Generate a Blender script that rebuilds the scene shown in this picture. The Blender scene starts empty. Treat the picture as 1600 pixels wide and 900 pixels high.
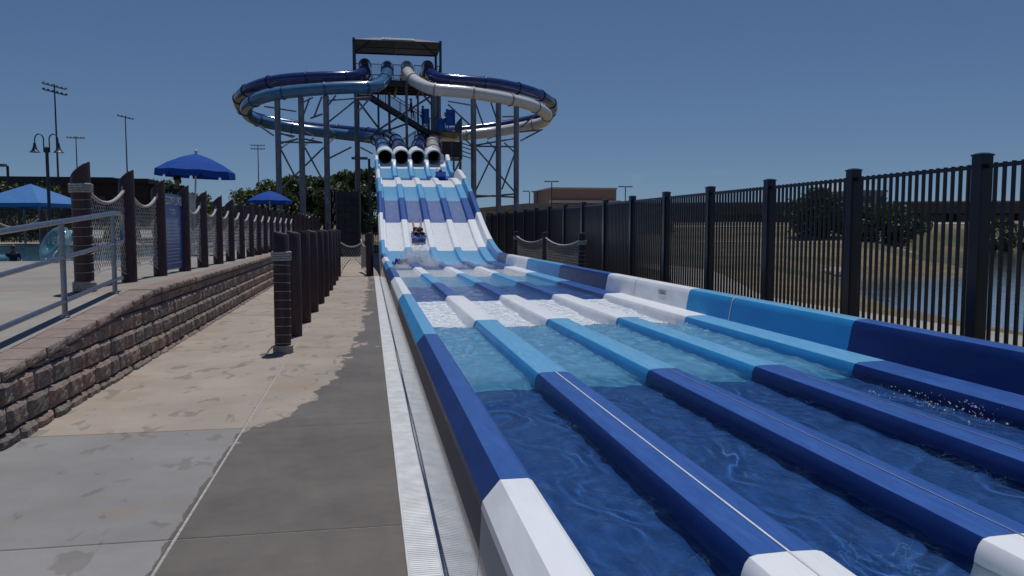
import bpy, bmesh, math, random
import numpy as np
from mathutils import Vector, Matrix, noise
R = math.radians
random.seed(7); np.random.seed(7)
sc = bpy.context.scene
COL = sc.collection

# ---------------------------------------------------------------- camera, sky, sun, exposure
cd = bpy.data.cameras.new('camera'); cam = bpy.data.objects.new('camera', cd); COL.objects.link(cam)
sc.camera = cam
cd.sensor_width = 36.0; cd.lens = 1250.0 / 1600.0 * 36.0; cd.clip_start = 0.05; cd.clip_end = 6000
cam.location = (0, 0, 1.7)
PSI, PIT = R(10.1316), R(4.3005)
fw = Vector((math.sin(PSI) * math.cos(PIT), math.cos(PSI) * math.cos(PIT), -math.sin(PIT)))
cam.rotation_euler = fw.to_track_quat('-Z', 'Y').to_euler()

SUN_EL, SUN_AZ = R(76), R(19)              # azimuth from +Y towards +X
w = bpy.data.worlds.new('World'); sc.world = w; w.use_nodes = True
nt = w.node_tree; bg = nt.nodes['Background']
sky = nt.nodes.new('ShaderNodeTexSky'); sky.sky_type = 'NISHITA'; sky.sun_disc = False
sky.sun_elevation = SUN_EL; sky.sun_rotation = SUN_AZ
sky.altitude = 200; sky.air_density = 1.0; sky.dust_density = 0.0; sky.ozone_density = 1.0
# clear deep summer sky: the hazy first degrees above the horizon are lifted off, a few low puffs of cloud remain
tc = nt.nodes.new('ShaderNodeTexCoord'); vm = nt.nodes.new('ShaderNodeVectorMath'); vm.operation = 'ADD'; vm.inputs[1].default_value = (0, 0, 0.062)
nt.links.new(tc.outputs['Generated'], vm.inputs[0]); nt.links.new(vm.outputs[0], sky.inputs[0])
tint = nt.nodes.new('ShaderNodeMix'); tint.data_type = 'RGBA'; tint.blend_type = 'MULTIPLY'; tint.inputs[0].default_value = 1.0; tint.inputs[7].default_value = (0.84, 0.985, 1.21, 1)
nt.links.new(sky.outputs[0], tint.inputs[6])
sx = nt.nodes.new('ShaderNodeSeparateXYZ'); nt.links.new(tc.outputs['Generated'], sx.inputs[0])
def wm(op, a, b):
    n = nt.nodes.new('ShaderNodeMath'); n.operation = op
    for i, x in enumerate((a, b)):
        if isinstance(x, (int, float)): n.inputs[i].default_value = x
        else: nt.links.new(x, n.inputs[i])
    return n.outputs[0]
def wr(x, a, b):
    n = nt.nodes.new('ShaderNodeMapRange'); n.interpolation_type = 'SMOOTHSTEP'; n.inputs[1].default_value = a; n.inputs[2].default_value = b; nt.links.new(x, n.inputs[0]); return n.outputs[0]
mpv = nt.nodes.new('ShaderNodeMapping'); mpv.inputs['Scale'].default_value = (11, 11, 34); mpv.inputs['Location'].default_value = (2.3, 0.4, 0); nt.links.new(tc.outputs['Generated'], mpv.inputs[0])
cn = nt.nodes.new('ShaderNodeTexNoise'); cn.inputs['Scale'].default_value = 1.0; cn.inputs['Detail'].default_value = 6; nt.links.new(mpv.outputs[0], cn.inputs['Vector'])
cl_ = wm('MULTIPLY', wr(cn.outputs['Fac'], 0.56, 0.72), wm('MULTIPLY', wr(sx.outputs[2], 0.015, 0.035), wm('SUBTRACT', 1.0, wr(sx.outputs[2], 0.045, 0.075))))
cmix = nt.nodes.new('ShaderNodeMix'); cmix.data_type = 'RGBA'; nt.links.new(wm('MULTIPLY', cl_, 0.6), cmix.inputs[0]); nt.links.new(tint.outputs[2], cmix.inputs[6]); cmix.inputs[7].default_value = (7.5, 8, 9, 1)
nt.links.new(cmix.outputs[2], bg.inputs[0]); bg.inputs[1].default_value = 0.07
ld = bpy.data.lights.new('sun', 'SUN'); sun = bpy.data.objects.new('sun', ld); COL.objects.link(sun)
ld.energy = 4.6; ld.angle = R(0.53); ld.color = (1.0, 0.98, 0.955)
sd = Vector((math.cos(SUN_EL) * math.sin(SUN_AZ), math.cos(SUN_EL) * math.cos(SUN_AZ), math.sin(SUN_EL)))
sun.rotation_euler = sd.to_track_quat('Z', 'Y').to_euler()
sc.view_settings.view_transform = 'Standard'; sc.view_settings.look = 'None'
sc.view_settings.exposure = -0.72; sc.view_settings.gamma = 1.0
sc.cycles.max_bounces = 8; sc.cycles.transparent_max_bounces = 16
sc.cycles.caustics_reflective = False; sc.cycles.caustics_refractive = True; ld.cycles.is_caustics_light = True     # sunlight bends through the lane water onto the floor

# ---------------------------------------------------------------- helpers: things, parts, meshes
def tag(o, label=None, cat=None, group=None, kind=None):
    if label: o['label'] = label
    if cat: o['category'] = cat
    if group: o['group'] = group
    if kind: o['kind'] = kind
    return o

def thing(name, label, cat, loc=(0, 0, 0), rz=0.0, group=None):
    o = bpy.data.objects.new(name, None); COL.objects.link(o)
    o.location = loc; o.rotation_euler = (0, 0, rz); o.empty_display_size = 0.2
    return tag(o, label, cat, group)

def link(name, me, parent=None, loc=None):
    o = bpy.data.objects.new(name, me); COL.objects.link(o)
    if parent: o.parent = parent
    if loc is not None: o.location = loc
    return o

def copy_tree(o, parent=None):
    c = o.copy(); COL.objects.link(c)
    if parent: c.parent = parent
    for ch in list(o.children): copy_tree(ch, c)
    return c

def basis(d):
    d = d.normalized()
    a = Vector((0, 0, 1)) if abs(d.z) < 0.95 else Vector((1, 0, 0))
    u = d.cross(a).normalized(); v = u.cross(d).normalized()
    return u, v

class MB:
    """collects geometry (in the local space of origin `o`) and links it as one mesh object"""
    def __init__(s, o=(0, 0, 0)): s.v = []; s.f = []; s.o = Vector(o)
    def add(s, vs, fs):
        n = len(s.v); s.v += [tuple(Vector(p) - s.o) for p in vs]; s.f += [tuple(i + n for i in f) for f in fs]; return s
    def box(s, x0, x1, y0, y1, z0, z1):
        vs = [(x, y, z) for z in (z0, z1) for y in (y0, y1) for x in (x0, x1)]
        return s.add(vs, [(0, 2, 3, 1), (4, 5, 7, 6), (0, 1, 5, 4), (2, 6, 7, 3), (0, 4, 6, 2), (1, 3, 7, 5)])
    def bar(s, a, b, wd, h=None, up=(0, 0, 1)):
        a, b = Vector(a), Vector(b); h = h or wd; d = (b - a).normalized(); up = Vector(up)
        if abs(d.dot(up)) > .98: up = Vector((1, 0, 0))
        u = d.cross(up).normalized() * wd / 2; v = u.cross(d).normalized() * h / 2
        vs = [p + x + y for p in (a, b) for x, y in ((-u, -v), (u, -v), (u, v), (-u, v))]
        return s.add(vs, [(3, 2, 1, 0), (4, 5, 6, 7), (0, 1, 5, 4), (1, 2, 6, 5), (2, 3, 7, 6), (3, 0, 4, 7)])
    def tube(s, pts, r, n=8, cap=True, closed=False):
        pts = [Vector(p) for p in pts]; m = len(pts)
        rr = r if isinstance(r, (list, tuple)) else [r] * m
        vs = []; fs = []; u = None
        for i, p in enumerate(pts):
            if closed: d = pts[(i + 1) % m] - pts[i - 1]
            else: d = pts[min(i + 1, m - 1)] - pts[max(i - 1, 0)]
            d = d.normalized()
            if u is None: u, v = basis(d)
            else:
                u = (u - d * u.dot(d)).normalized(); v = u.cross(d)
            for k in range(n):
                a = 2 * math.pi * k / n
                vs.append(p + (u * math.cos(a) + v * math.sin(a)) * rr[i])
        for i in range(m if closed else m - 1):
            j = (i + 1) % m
            for k in range(n):
                l = (k + 1) % n
                fs.append((i * n + k, i * n + l, j * n + l, j * n + k))
        if cap and not closed:
            fs.append(tuple(range(n - 1, -1, -1))); fs.append(tuple((m - 1) * n + k for k in range(n)))
        return s.add(vs, fs)
    def lathe(s, prof, c=(0, 0, 0), n=16):
        c = Vector(c); vs = []; fs = []
        for r, z in prof:
            for k in range(n):
                a = 2 * math.pi * k / n; vs.append(c + Vector((r * math.cos(a), r * math.sin(a), z)))
        for i in range(len(prof) - 1):
            for k in range(n):
                l = (k + 1) % n; fs.append((i * n + k, i * n + l, (i + 1) * n + l, (i + 1) * n + k))
        fs.append(tuple(range(n - 1, -1, -1))); fs.append(tuple((len(prof) - 1) * n + k for k in range(n)))
        return s.add(vs, fs)
    def loft(s, rings, close=True, caps=True):
        n = len(rings[0]); vs = [p for r in rings for p in r]; fs = []
        for i in range(len(rings) - 1):
            for k in range(n if close else n - 1):
                l = (k + 1) % n; fs.append((i * n + k, i * n + l, (i + 1) * n + l, (i + 1) * n + k))
        if caps and close:
            fs.append(tuple(range(n - 1, -1, -1))); fs.append(tuple((len(rings) - 1) * n + k for k in range(n)))
        return s.add(vs, fs)
    def ball(s, c, r, nu=10, nv=7, sx=1, sy=1, sz=1):
        prof = []
        c = Vector(c); vs = []; fs = []
        for i in range(nv + 1):
            t = math.pi * i / nv
            for k in range(nu):
                a = 2 * math.pi * k / nu
                vs.append(c + Vector((math.sin(t) * math.cos(a) * r * sx, math.sin(t) * math.sin(a) * r * sy, -math.cos(t) * r * sz)))
        for i in range(nv):
            for k in range(nu):
                l = (k + 1) % nu; fs.append((i * nu + k, i * nu + l, (i + 1) * nu + l, (i + 1) * nu + k))
        return s.add(vs, fs)
    def mesh(s, name, mat, smooth=None):
        me = bpy.data.meshes.new(name); me.from_pydata(s.v, [], s.f)
        bm = bmesh.new(); bm.from_mesh(me); bmesh.ops.recalc_face_normals(bm, faces=bm.faces); bm.to_mesh(me); bm.free()
        for m_ in (mat if isinstance(mat, (list, tuple)) else [mat]): me.materials.append(m_)
        if smooth:
            me.polygons.foreach_set('use_smooth', [True] * len(me.polygons)); me.set_sharp_from_angle(angle=R(smooth))
        me.update(); return me
    def build(s, name, mat, parent=None, smooth=None):
        return link(name, s.mesh(name, mat, smooth), parent)

def np_mesh(name, verts, quads, mat):
    """large mesh from numpy arrays (all quads)"""
    me = bpy.data.meshes.new(name); n, m = len(verts), len(quads)
    me.vertices.add(n); me.vertices.foreach_set('co', np.asarray(verts, dtype=np.float32).ravel())
    me.loops.add(m * 4); me.loops.foreach_set('vertex_index', np.asarray(quads, dtype=np.int32).ravel())
    me.polygons.add(m); me.polygons.foreach_set('loop_start', np.arange(0, m * 4, 4, dtype=np.int32))
    me.update(calc_edges=True); me.validate(); me.materials.append(mat); return me

def catmull(P, step):
    P = [Vector(p) for p in P]; out = []
    P = [P[0] * 2 - P[1]] + P + [P[-1] * 2 - P[-2]]
    for i in range(1, len(P) - 2):
        a, b, c, d = P[i - 1:i + 3]; n = max(2, int((c - b).length / step))
        for k in range(n):
            t = k / n
            out.append(0.5 * ((2 * b) + (c - a) * t + (2 * a - 5 * b + 4 * c - d) * t * t + (3 * b - a - 3 * c + d) * t ** 3))
    out.append(P[-2]); return out

# ---------------------------------------------------------------- materials
def nodes(name):
    m = bpy.data.materials.new(name); m.use_nodes = True
    t = m.node_tree; b = t.nodes['Principled BSDF']; return m, t, b

def N(t, typ, **kw):
    n = t.nodes.new(typ)
    for k, v in kw.items():
        if k.startswith('i_'):
            key = k[2:]; key = int(key) if key.isdigit() else key.replace('_', ' ')
            n.inputs[key].default_value = v
        else: setattr(n, k, v)
    return n

def mixc(t, fac, a, b):
    n = t.nodes.new('ShaderNodeMix'); n.data_type = 'RGBA'
    for i, x in ((0, fac), (6, a), (7, b)):
        if isinstance(x, (int, float)): n.inputs[i].default_value = x
        elif isinstance(x, tuple): n.inputs[i].default_value = (*x[:3], 1)
        else: t.links.new(x, n.inputs[i])
    return n.outputs[2]

def math_(t, op, a, b=0.0, c=0.0, clamp=False):
    n = t.nodes.new('ShaderNodeMath'); n.operation = op; n.use_clamp = clamp
    for i, x in enumerate((a, b, c)):
        if isinstance(x, (int, float)): n.inputs[i].default_value = x
        else: t.links.new(x, n.inputs[i])
    return n.outputs[0]

def noise_(t, vec, scale, detail=4, rough=0.55, dist=0.0):
    n = N(t, 'ShaderNodeTexNoise'); n.inputs['Scale'].default_value = scale; n.inputs['Detail'].default_value = detail
    n.inputs['Roughness'].default_value = rough; n.inputs['Distortion'].default_value = dist
    t.links.new(vec, n.inputs['Vector']); return n.outputs['Fac']

def ramp(t, fac, a, b):
    n = t.nodes.new('ShaderNodeMapRange'); n.inputs[1].default_value = a; n.inputs[2].default_value = b
    n.interpolation_type = 'SMOOTHSTEP'; t.links.new(fac, n.inputs[0]); return n.outputs[0]

def mapping(t, vec, scale, loc=(0, 0, 0)):
    n = t.nodes.new('ShaderNodeMapping'); n.inputs['Scale'].default_value = scale; n.inputs['Location'].default_value = loc
    t.links.new(vec, n.inputs[0]); return n.outputs[0]

def bump_(t, b, h, strength, dist=0.01):
    n = N(t, 'ShaderNodeBump'); n.inputs['Strength'].default_value = strength; n.inputs['Distance'].default_value = dist
    t.links.new(h, n.inputs['Height']); t.links.new(n.outputs[0], b.inputs['Normal'])

def M(name, col, rough=0.5, metal=0.0, spec=0.5, var=0.15, vscale=3.0, bump=0.0, bscale=60.0, rnd=0.0, coat=0.0, stretch=(1, 1, 1)):
    m, t, b = nodes(name)
    geo = N(t, 'ShaderNodeNewGeometry').outputs['Position']
    p = mapping(t, geo, stretch)
    f = noise_(t, p, vscale, 5, 0.6)
    dark = tuple(c * (1 - var) for c in col); lite = tuple(min(1, c * (1 + var)) for c in col)
    c = mixc(t, ramp(t, f, 0.3, 0.7), dark, lite)
    if rnd:
        oi = N(t, 'ShaderNodeObjectInfo').outputs['Random']
        hs = N(t, 'ShaderNodeHueSaturation'); t.links.new(c, hs.inputs['Color'])
        t.links.new(math_(t, 'MULTIPLY_ADD', oi, 2 * rnd, 1 - rnd), hs.inputs['Value']); c = hs.outputs[0]
    t.links.new(c, b.inputs['Base Color'])
    b.inputs['Metallic'].default_value = metal; b.inputs['Specular IOR Level'].default_value = spec
    b.inputs['Coat Weight'].default_value = coat; b.inputs['Coat Roughness'].default_value = 0.08
    t.links.new(math_(t, 'MULTIPLY_ADD', f, 0.25 * rough, rough * 0.87), b.inputs['Roughness'])
    if bump: bump_(t, b, noise_(t, geo, bscale, 4, 0.6), bump)
    return m

def gelcoat(name, col, faded_lit=None, rough=0.28):
    """coloured fibreglass: faint mottling, chalking with sunlit tops painted in, water marks, some gloss"""
    m, t, b = nodes(name)
    geo = N(t, 'ShaderNodeNewGeometry').outputs['Position']
    p = mapping(t, geo, (2.5, 0.7, 2.5))
    f = noise_(t, p, 2.2, 6, 0.65, 0.4); g = noise_(t, geo, 38, 3, 0.6); s = noise_(t, mapping(t, geo, (9, 1.2, 4)), 3.0, 4, 0.7)
    c = mixc(t, ramp(t, f, 0.25, 0.8), tuple(x * 0.86 for x in col), tuple(min(1, x * 1.08 + 0.006) for x in col))
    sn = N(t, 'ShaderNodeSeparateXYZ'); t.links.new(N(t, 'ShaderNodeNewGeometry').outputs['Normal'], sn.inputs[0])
    upf = ramp(t, sn.outputs[2], 0.55, 0.97)                                         # sunlit tone painted into up-facing colour, besides some bleaching
    chalk_lit = math_(t, 'MULTIPLY', upf, math_(t, 'MULTIPLY_ADD', ramp(t, s, 0.3, 0.8), 0.3, 0.55))
    c = mixc(t, chalk_lit, c, faded_lit or tuple(min(0.85, x * 1.05) for x in col))
    t.links.new(c, b.inputs['Base Color'])
    t.links.new(math_(t, 'ADD', math_(t, 'MULTIPLY', s, 0.3), rough - 0.1), b.inputs['Roughness'])
    b.inputs['Specular IOR Level'].default_value = 0.24
    bump_(t, b, math_(t, 'ADD', math_(t, 'MULTIPLY', g, 0.15), noise_(t, geo, 3.0, 2)), 0.12, 0.01)
    return m

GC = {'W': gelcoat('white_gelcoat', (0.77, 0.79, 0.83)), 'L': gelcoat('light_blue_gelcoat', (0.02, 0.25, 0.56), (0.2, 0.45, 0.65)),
      'D': gelcoat('dark_blue_gelcoat', (0.003, 0.022, 0.135), (0.052, 0.142, 0.44))}  # blues: first colour set for shaded sides, second for sunlit tops
GF = {'W': M('white_back_gelcoat', (0.42, 0.42, 0.43), 0.5, spec=.3, var=.06), 'L': M('light_fascia_gelcoat', (0.075, 0.072, 0.075), 0.5, spec=.3, var=.1),
      'D': M('dark_fascia_gelcoat', (0.052, 0.056, 0.082), 0.5, spec=.3, var=.1)}
PANEL = M('glossy_fascia_panel', (0.44, 0.45, 0.485), 0.07, metal=.45, var=.06)
TUBE_D = M('dark_blue_tube', (0.018, 0.036, 0.16), 0.16, var=.12, coat=.4)
TUBE_L = M('light_blue_tube', (0.06, 0.175, 0.34), 0.18, var=.1, coat=.4)
TUBE_W = M('cream_tube', (0.70, 0.68, 0.66), 0.2, var=.07, coat=.3)
STEEL = M('painted_steel', (0.15, 0.172, 0.22), 0.42, var=.35, vscale=2.2, stretch=(1, 1, .35))
DSTEEL = M('dark_steel', (0.03, 0.035, 0.055), 0.45, var=.2)
BLACK = M('black_powder_coat', (0.009, 0.0115, 0.026), 0.3, var=.2)
GALV = M('galvanised_rail', (0.30, 0.325, 0.38), 0.26, metal=.85, var=.12, vscale=9)
TIMBER = M('brown_plastic_timber', (0.045, 0.020, 0.024), 0.5, var=.35, vscale=6, stretch=(5, 5, .6), bump=.25, bscale=50, rnd=.2)
ROPE = M('white_rope', (0.40, 0.385, 0.37), 0.8, var=.3, vscale=40, bump=.6, bscale=150)
NET = M('net_cord', (0.34, 0.33, 0.32), 0.8, var=.3, vscale=12)
CAPM = M('cap_block', (0.26, 0.20, 0.172), 0.9, var=.16, vscale=14, bump=.5, bscale=120, rnd=.07)
UMB = M('blue_canvas', (0.014, 0.07, 0.33), 0.8, spec=.12, var=.14, vscale=4, bump=.15)
SHADE = M('light_blue_canvas', (0.03, 0.16, 0.42), 0.7, var=.1, vscale=3)
MAT = M('blue_foam_mat', (0.015, 0.10, 0.46), 0.4, var=.15)
SKIN = M('skin', (0.36, 0.2, 0.14), 0.5, var=.08, vscale=20)
SKIN2 = M('tanned_skin', (0.2, 0.10, 0.065), 0.5, var=.08, vscale=20)
HAIR = M('dark_hair', (0.02, 0.013, 0.01), 0.6, var=.3, vscale=40)
CLOTH_N = M('navy_cloth', (0.015, 0.02, 0.045), 0.85, var=.2)
CLOTH_B = M('black_cloth', (0.012, 0.012, 0.015), 0.85, var=.2)
CLOTH_R = M('red_cloth', (0.2, 0.02, 0.025), 0.85, var=.2)
CLOTH_G = M('grey_cloth', (0.16, 0.16, 0.17), 0.85, var=.2)
EYE = M('eye_dark', (0.01, 0.008, 0.006), 0.2, var=0)
WHITEP = M('white_plastic', (0.66, 0.68, 0.68), 0.42, var=.1, vscale=8)
LAMP = M('lamp_head', (0.12, 0.13, 0.15), 0.35, metal=.5, var=.1)
SEAL = M('joint_sealant', (0.36, 0.35, 0.33), 0.8, var=.2, vscale=15)

def block_material():
    m, t, b = nodes('split_face_block')
    geo = N(t, 'ShaderNodeNewGeometry').outputs['Position']
    oi = N(t, 'ShaderNodeObjectInfo').outputs['Random']
    a = noise_(t, geo, 9, 6, 0.7); s = noise_(t, geo, 75, 3, 0.7); g = noise_(t, geo, 3.1, 3)
    c = mixc(t, ramp(t, a, 0.35, 0.65), (0.15, 0.098, 0.082), (0.30, 0.21, 0.178))
    c = mixc(t, math_(t, 'MULTIPLY', ramp(t, g, 0.5, 0.7), 0.6), c, (0.16, 0.145, 0.12))
    c = mixc(t, math_(t, 'MULTIPLY', ramp(t, s, 0.50, 0.66), 0.8), c, (0.44, 0.40, 0.36))
    hs = N(t, 'ShaderNodeHueSaturation'); t.links.new(c, hs.inputs['Color'])
    t.links.new(math_(t, 'MULTIPLY_ADD', oi, 0.5, 0.75), hs.inputs['Value']); t.links.new(math_(t, 'MULTIPLY_ADD', oi, .6, .6), hs.inputs['Saturation'])
    t.links.new(hs.outputs[0], b.inputs['Base Color']); b.inputs['Roughness'].default_value = 0.95
    bump_(t, b, math_(t, 'ADD', a, math_(t, 'MULTIPLY', s, 0.6)), 0.9, 0.02); return m
BLOCK = block_material()

def concrete(name, wet=False, col=(0.42, 0.385, 0.335)):
    m, t, b = nodes(name)
    geo = N(t, 'ShaderNodeNewGeometry').outputs['Position']
    oi = N(t, 'ShaderNodeObjectInfo').outputs['Random']
    a = noise_(t, geo, 0.9, 6, 0.65); br = noise_(t, mapping(t, geo, (2, 26, 1)), 5, 3, 0.6); s = noise_(t, geo, 130, 2, 0.6)
    c = mixc(t, ramp(t, a, 0.3, 0.72), tuple(x * 0.84 for x in col), tuple(x * 1.1 for x in col))
    c = mixc(t, math_(t, 'MULTIPLY', br, 0.22), c, tuple(x * 0.7 for x in col))
    c = mixc(t, math_(t, 'MULTIPLY', ramp(t, s, 0.55, 0.75), 0.3), c, tuple(x * 0.62 for x in col))
    rs = noise_(t, mapping(t, geo, (1.0, 1.3, 1), (3, 1, 0)), 1.15, 5, 0.6)         # tan iron stain
    c = mixc(t, math_(t, 'MULTIPLY', ramp(t, rs, 0.53, 0.68), 0.5), c, (0.29, 0.205, 0.13))
    rough = 0.85
    hs = N(t, 'ShaderNodeHueSaturation'); t.links.new(c, hs.inputs['Color'])
    t.links.new(math_(t, 'MULTIPLY_ADD', oi, 0.16, 0.92), hs.inputs['Value']); c = hs.outputs[0]
    if wet:
        sp = N(t, 'ShaderNodeSeparateXYZ'); t.links.new(geo, sp.inputs[0])
        y5 = math_(t, 'MAXIMUM', math_(t, 'SUBTRACT', sp.outputs[1], 5.0), 1.72)
        edge = math_(t, 'ADD', math_(t, 'DIVIDE', -2.05, y5), 0.05)                  # wet strip beside the slide
        nz = noise_(t, mapping(t, geo, (1.0, 0.7, 1)), 3.6, 7, 0.66)
        e2 = math_(t, 'ADD', math_(t, 'SUBTRACT', sp.outputs[0], edge), math_(t, 'MULTIPLY_ADD', nz, 0.62, -0.31))
        wetf = ramp(t, e2, -0.012, 0.025)
        gap = math_(t, 'GREATER_THAN', math_(t, 'MULTIPLY_ADD', nz, 0.16, math_(t, 'ADD', sp.outputs[0], -.08)), -1.1)                         # stops near the long joint
        far = ramp(t, noise_(t, mapping(t, geo, (1.6, .5, 1), (0, 7, 0)), 1.3, 4), 0.36, 0.42)
        farm = math_(t, 'MAXIMUM', math_(t, 'LESS_THAN', sp.outputs[1], 11.5), far)
        wetf = math_(t, 'MULTIPLY', math_(t, 'MULTIPLY', wetf, gap), farm)
        fp = noise_(t, mapping(t, geo, (3.4, 1.8, 1), (9, 4, 0)), 1.25, 3, 0.5, 0.5)    # damp footprints and drips
        fpf = math_(t, 'MULTIPLY', ramp(t, fp, 0.595, 0.64), 0.5)
        allw = math_(t, 'MAXIMUM', wetf, fpf)
        wc = mixc(t, ramp(t, a, 0.3, 0.7), (0.118, 0.101, 0.084), (0.16, 0.139, 0.117))
        wc = mixc(t, math_(t, 'MULTIPLY', ramp(t, noise_(t, geo, 55, 3, .7), .55, .8), .4), wc, (.2, .18, .15))
        c = mixc(t, allw, c, wc)
        rn = math_(t, 'MULTIPLY_ADD', noise_(t, geo, 7, 4), 0.35, 0.28)
        mx = N(t, 'ShaderNodeMix'); t.links.new(wetf, mx.inputs[0]); mx.inputs[2].default_value = 0.85; t.links.new(rn, mx.inputs[3])
        t.links.new(mx.outputs[0], b.inputs['Roughness'])
    else: b.inputs['Roughness'].default_value = rough
    t.links.new(c, b.inputs['Base Color'])
    bump_(t, b, math_(t, 'ADD', s, math_(t, 'MULTIPLY', br, 0.5)), 0.25, 0.004); return m
WALK = concrete('walkway_concrete', True, (0.36, 0.303, 0.25)); WALKG = concrete('grey_walkway_concrete', True, (0.262, 0.254, 0.25)); DECK = concrete('deck_concrete', False, (0.285, 0.26, 0.235))
PATHM = concrete('path_concrete', False, (0.36, 0.34, 0.31))

def water(name, tint, depth_mix, glitter=1.0, scale=1.0, foam=0.0, body=None, air0=0.0):
    """clear water: tinted transparency under a fresnel gloss; foam and painted caustic lines ride on it"""
    m = bpy.data.materials.new(name); m.use_nodes = True; t = m.node_tree
    b = t.nodes['Principled BSDF']; out = t.nodes['Material Output']
    geo = N(t, 'ShaderNodeNewGeometry').outputs['Position']
    p = mapping(t, geo, (1, .75, 1))
    n1 = noise_(t, p, 5.5 * scale, 3, 0.5, 1.1); n2 = noise_(t, p, 19 * scale, 3, 0.55, .6)
    h = math_(t, 'ADD', n1, math_(t, 'MULTIPLY', n2, 0.35))
    b.inputs['Base Color'].default_value = (*(body or tint), 1); b.inputs['Roughness'].default_value = 0.03
    b.inputs['IOR'].default_value = 1.33; b.inputs['Specular IOR Level'].default_value = 0.5
    bump_(t, b, h, 0.55 * glitter, 0.045)
    tr = N(t, 'ShaderNodeBsdfTransparent'); tr.inputs[0].default_value = (*tint, 1)
    # stretched wrinkles: folded noise paints thin wandering caustic lines into the colour
    r1 = math_(t, 'ABSOLUTE', math_(t, 'SUBTRACT', noise_(t, mapping(t, geo, (1.25, .6, 1)), 3.2 * scale, 3, .5, 1.6), 0.5))
    caustic_line = math_(t, 'MULTIPLY', ramp(t, math_(t, 'MULTIPLY', r1, -1.0), -0.016, 0.0), ramp(t, noise_(t, geo, 2.1, 3), .48, .68))
    fo = ramp(t, noise_(t, geo, 13, 5, .7), 0.62 - .25 * foam, 0.78 - .2 * foam)
    air = math_(t, 'ADD', math_(t, 'MULTIPLY', caustic_line, 0.34), math_(t, 'MULTIPLY', fo, 0.12 + .6 * foam), clamp=True)
    air = math_(t, 'ADD', air, air0, clamp=True)
    df = N(t, 'ShaderNodeBsdfDiffuse'); df.inputs[0].default_value = (0.78, 0.84, 0.9, 1)
    m1 = N(t, 'ShaderNodeMixShader'); m1.inputs[0].default_value = depth_mix
    t.links.new(tr.outputs[0], m1.inputs[1]); t.links.new(b.outputs[0], m1.inputs[2])
    fr = N(t, 'ShaderNodeFresnel'); fr.inputs[0].default_value = 1.33
    gl = N(t, 'ShaderNodeBsdfGlossy'); gl.inputs['Roughness'].default_value = 0.03
    bm_ = [n for n in t.nodes if n.type == 'BUMP'][0]
    t.links.new(bm_.outputs[0], fr.inputs['Normal']); t.links.new(bm_.outputs[0], gl.inputs['Normal'])
    m2 = N(t, 'ShaderNodeMixShader'); t.links.new(fr.outputs[0], m2.inputs[0]); t.links.new(m1.outputs[0], m2.inputs[1]); t.links.new(gl.outputs[0], m2.inputs[2])
    m3 = N(t, 'ShaderNodeMixShader'); t.links.new(air, m3.inputs[0]); t.links.new(m2.outputs[0], m3.inputs[1]); t.links.new(df.outputs[0], m3.inputs[2])
    t.links.new(m3.outputs[0], out.inputs[0]); return m
def lane_water():
    m = bpy.data.materials.new('slide_water'); m.use_nodes = True; t = m.node_tree; t.nodes.remove(t.nodes['Principled BSDF']); out = t.nodes['Material Output']
    geo = N(t, 'ShaderNodeNewGeometry').outputs['Position']; sp = N(t, 'ShaderNodeSeparateXYZ'); t.links.new(geo, sp.inputs[0])
    rf = N(t, 'ShaderNodeBsdfRefraction'); rf.inputs['Roughness'].default_value = 0; rf.inputs['IOR'].default_value = 1.33; rf.inputs[0].default_value = (.83, .98, 1, 1)
    gl = N(t, 'ShaderNodeBsdfGlossy'); gl.inputs['Roughness'].default_value = 0.02
    bp = N(t, 'ShaderNodeBump'); bp.inputs['Strength'].default_value = .35; bp.inputs['Distance'].default_value = .02; t.links.new(noise_(t, geo, 30, 3, .55, .5), bp.inputs['Height'])
    fr = N(t, 'ShaderNodeFresnel'); fr.inputs[0].default_value = 1.33
    for n in (gl, fr): t.links.new(bp.outputs[0], n.inputs['Normal'])
    df = N(t, 'ShaderNodeBsdfDiffuse'); df.inputs[0].default_value = (.30, .68, 1.0, 1)
    jump = ramp(t, sp.outputs[1], 7.0, 10.3); fo = noise_(t, mapping(t, geo, (1, .8, 1)), 8, 6, .7)
    air = math_(t, 'MULTIPLY', ramp(t, fo, .50, .72), math_(t, 'MULTIPLY_ADD', jump, .45, .02))
    r1 = math_(t, 'ABSOLUTE', math_(t, 'SUBTRACT', noise_(t, mapping(t, geo, (1.2, .75, 1)), 4.6, 4, .55, 1.9), 0.5))
    caustic_line = math_(t, 'MULTIPLY', ramp(t, math_(t, 'MULTIPLY', r1, -1.0), -0.02, 0.0), ramp(t, noise_(t, geo, 2.6, 3), .46, .7))  # caustic and ripple glints painted as thin pale diffuse streaks
    air = math_(t, 'ADD', air, math_(t, 'MULTIPLY', caustic_line, .13), clamp=True)
    air = math_(t, 'ADD', air, math_(t, 'MULTIPLY', ramp(t, sp.outputs[1], 6.5, 7.2), .27), clamp=True)
    m0 = N(t, 'ShaderNodeMixShader'); t.links.new(air, m0.inputs[0]); t.links.new(rf.outputs[0], m0.inputs[1]); t.links.new(df.outputs[0], m0.inputs[2])
    m1 = N(t, 'ShaderNodeMixShader'); t.links.new(fr.outputs[0], m1.inputs[0]); t.links.new(m0.outputs[0], m1.inputs[1]); t.links.new(gl.outputs[0], m1.inputs[2]); t.links.new(m1.outputs[0], out.inputs[0]); return m
WATER = lane_water()
FILM = water('foamy_film', (0.95, 0.97, 0.99), 0.02, foam=.8, scale=1.4, air0=.12)
CLEARF = water('clear_film', (0.95, 0.97, 0.99), 0.01, scale=1.5, foam=.12)
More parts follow.
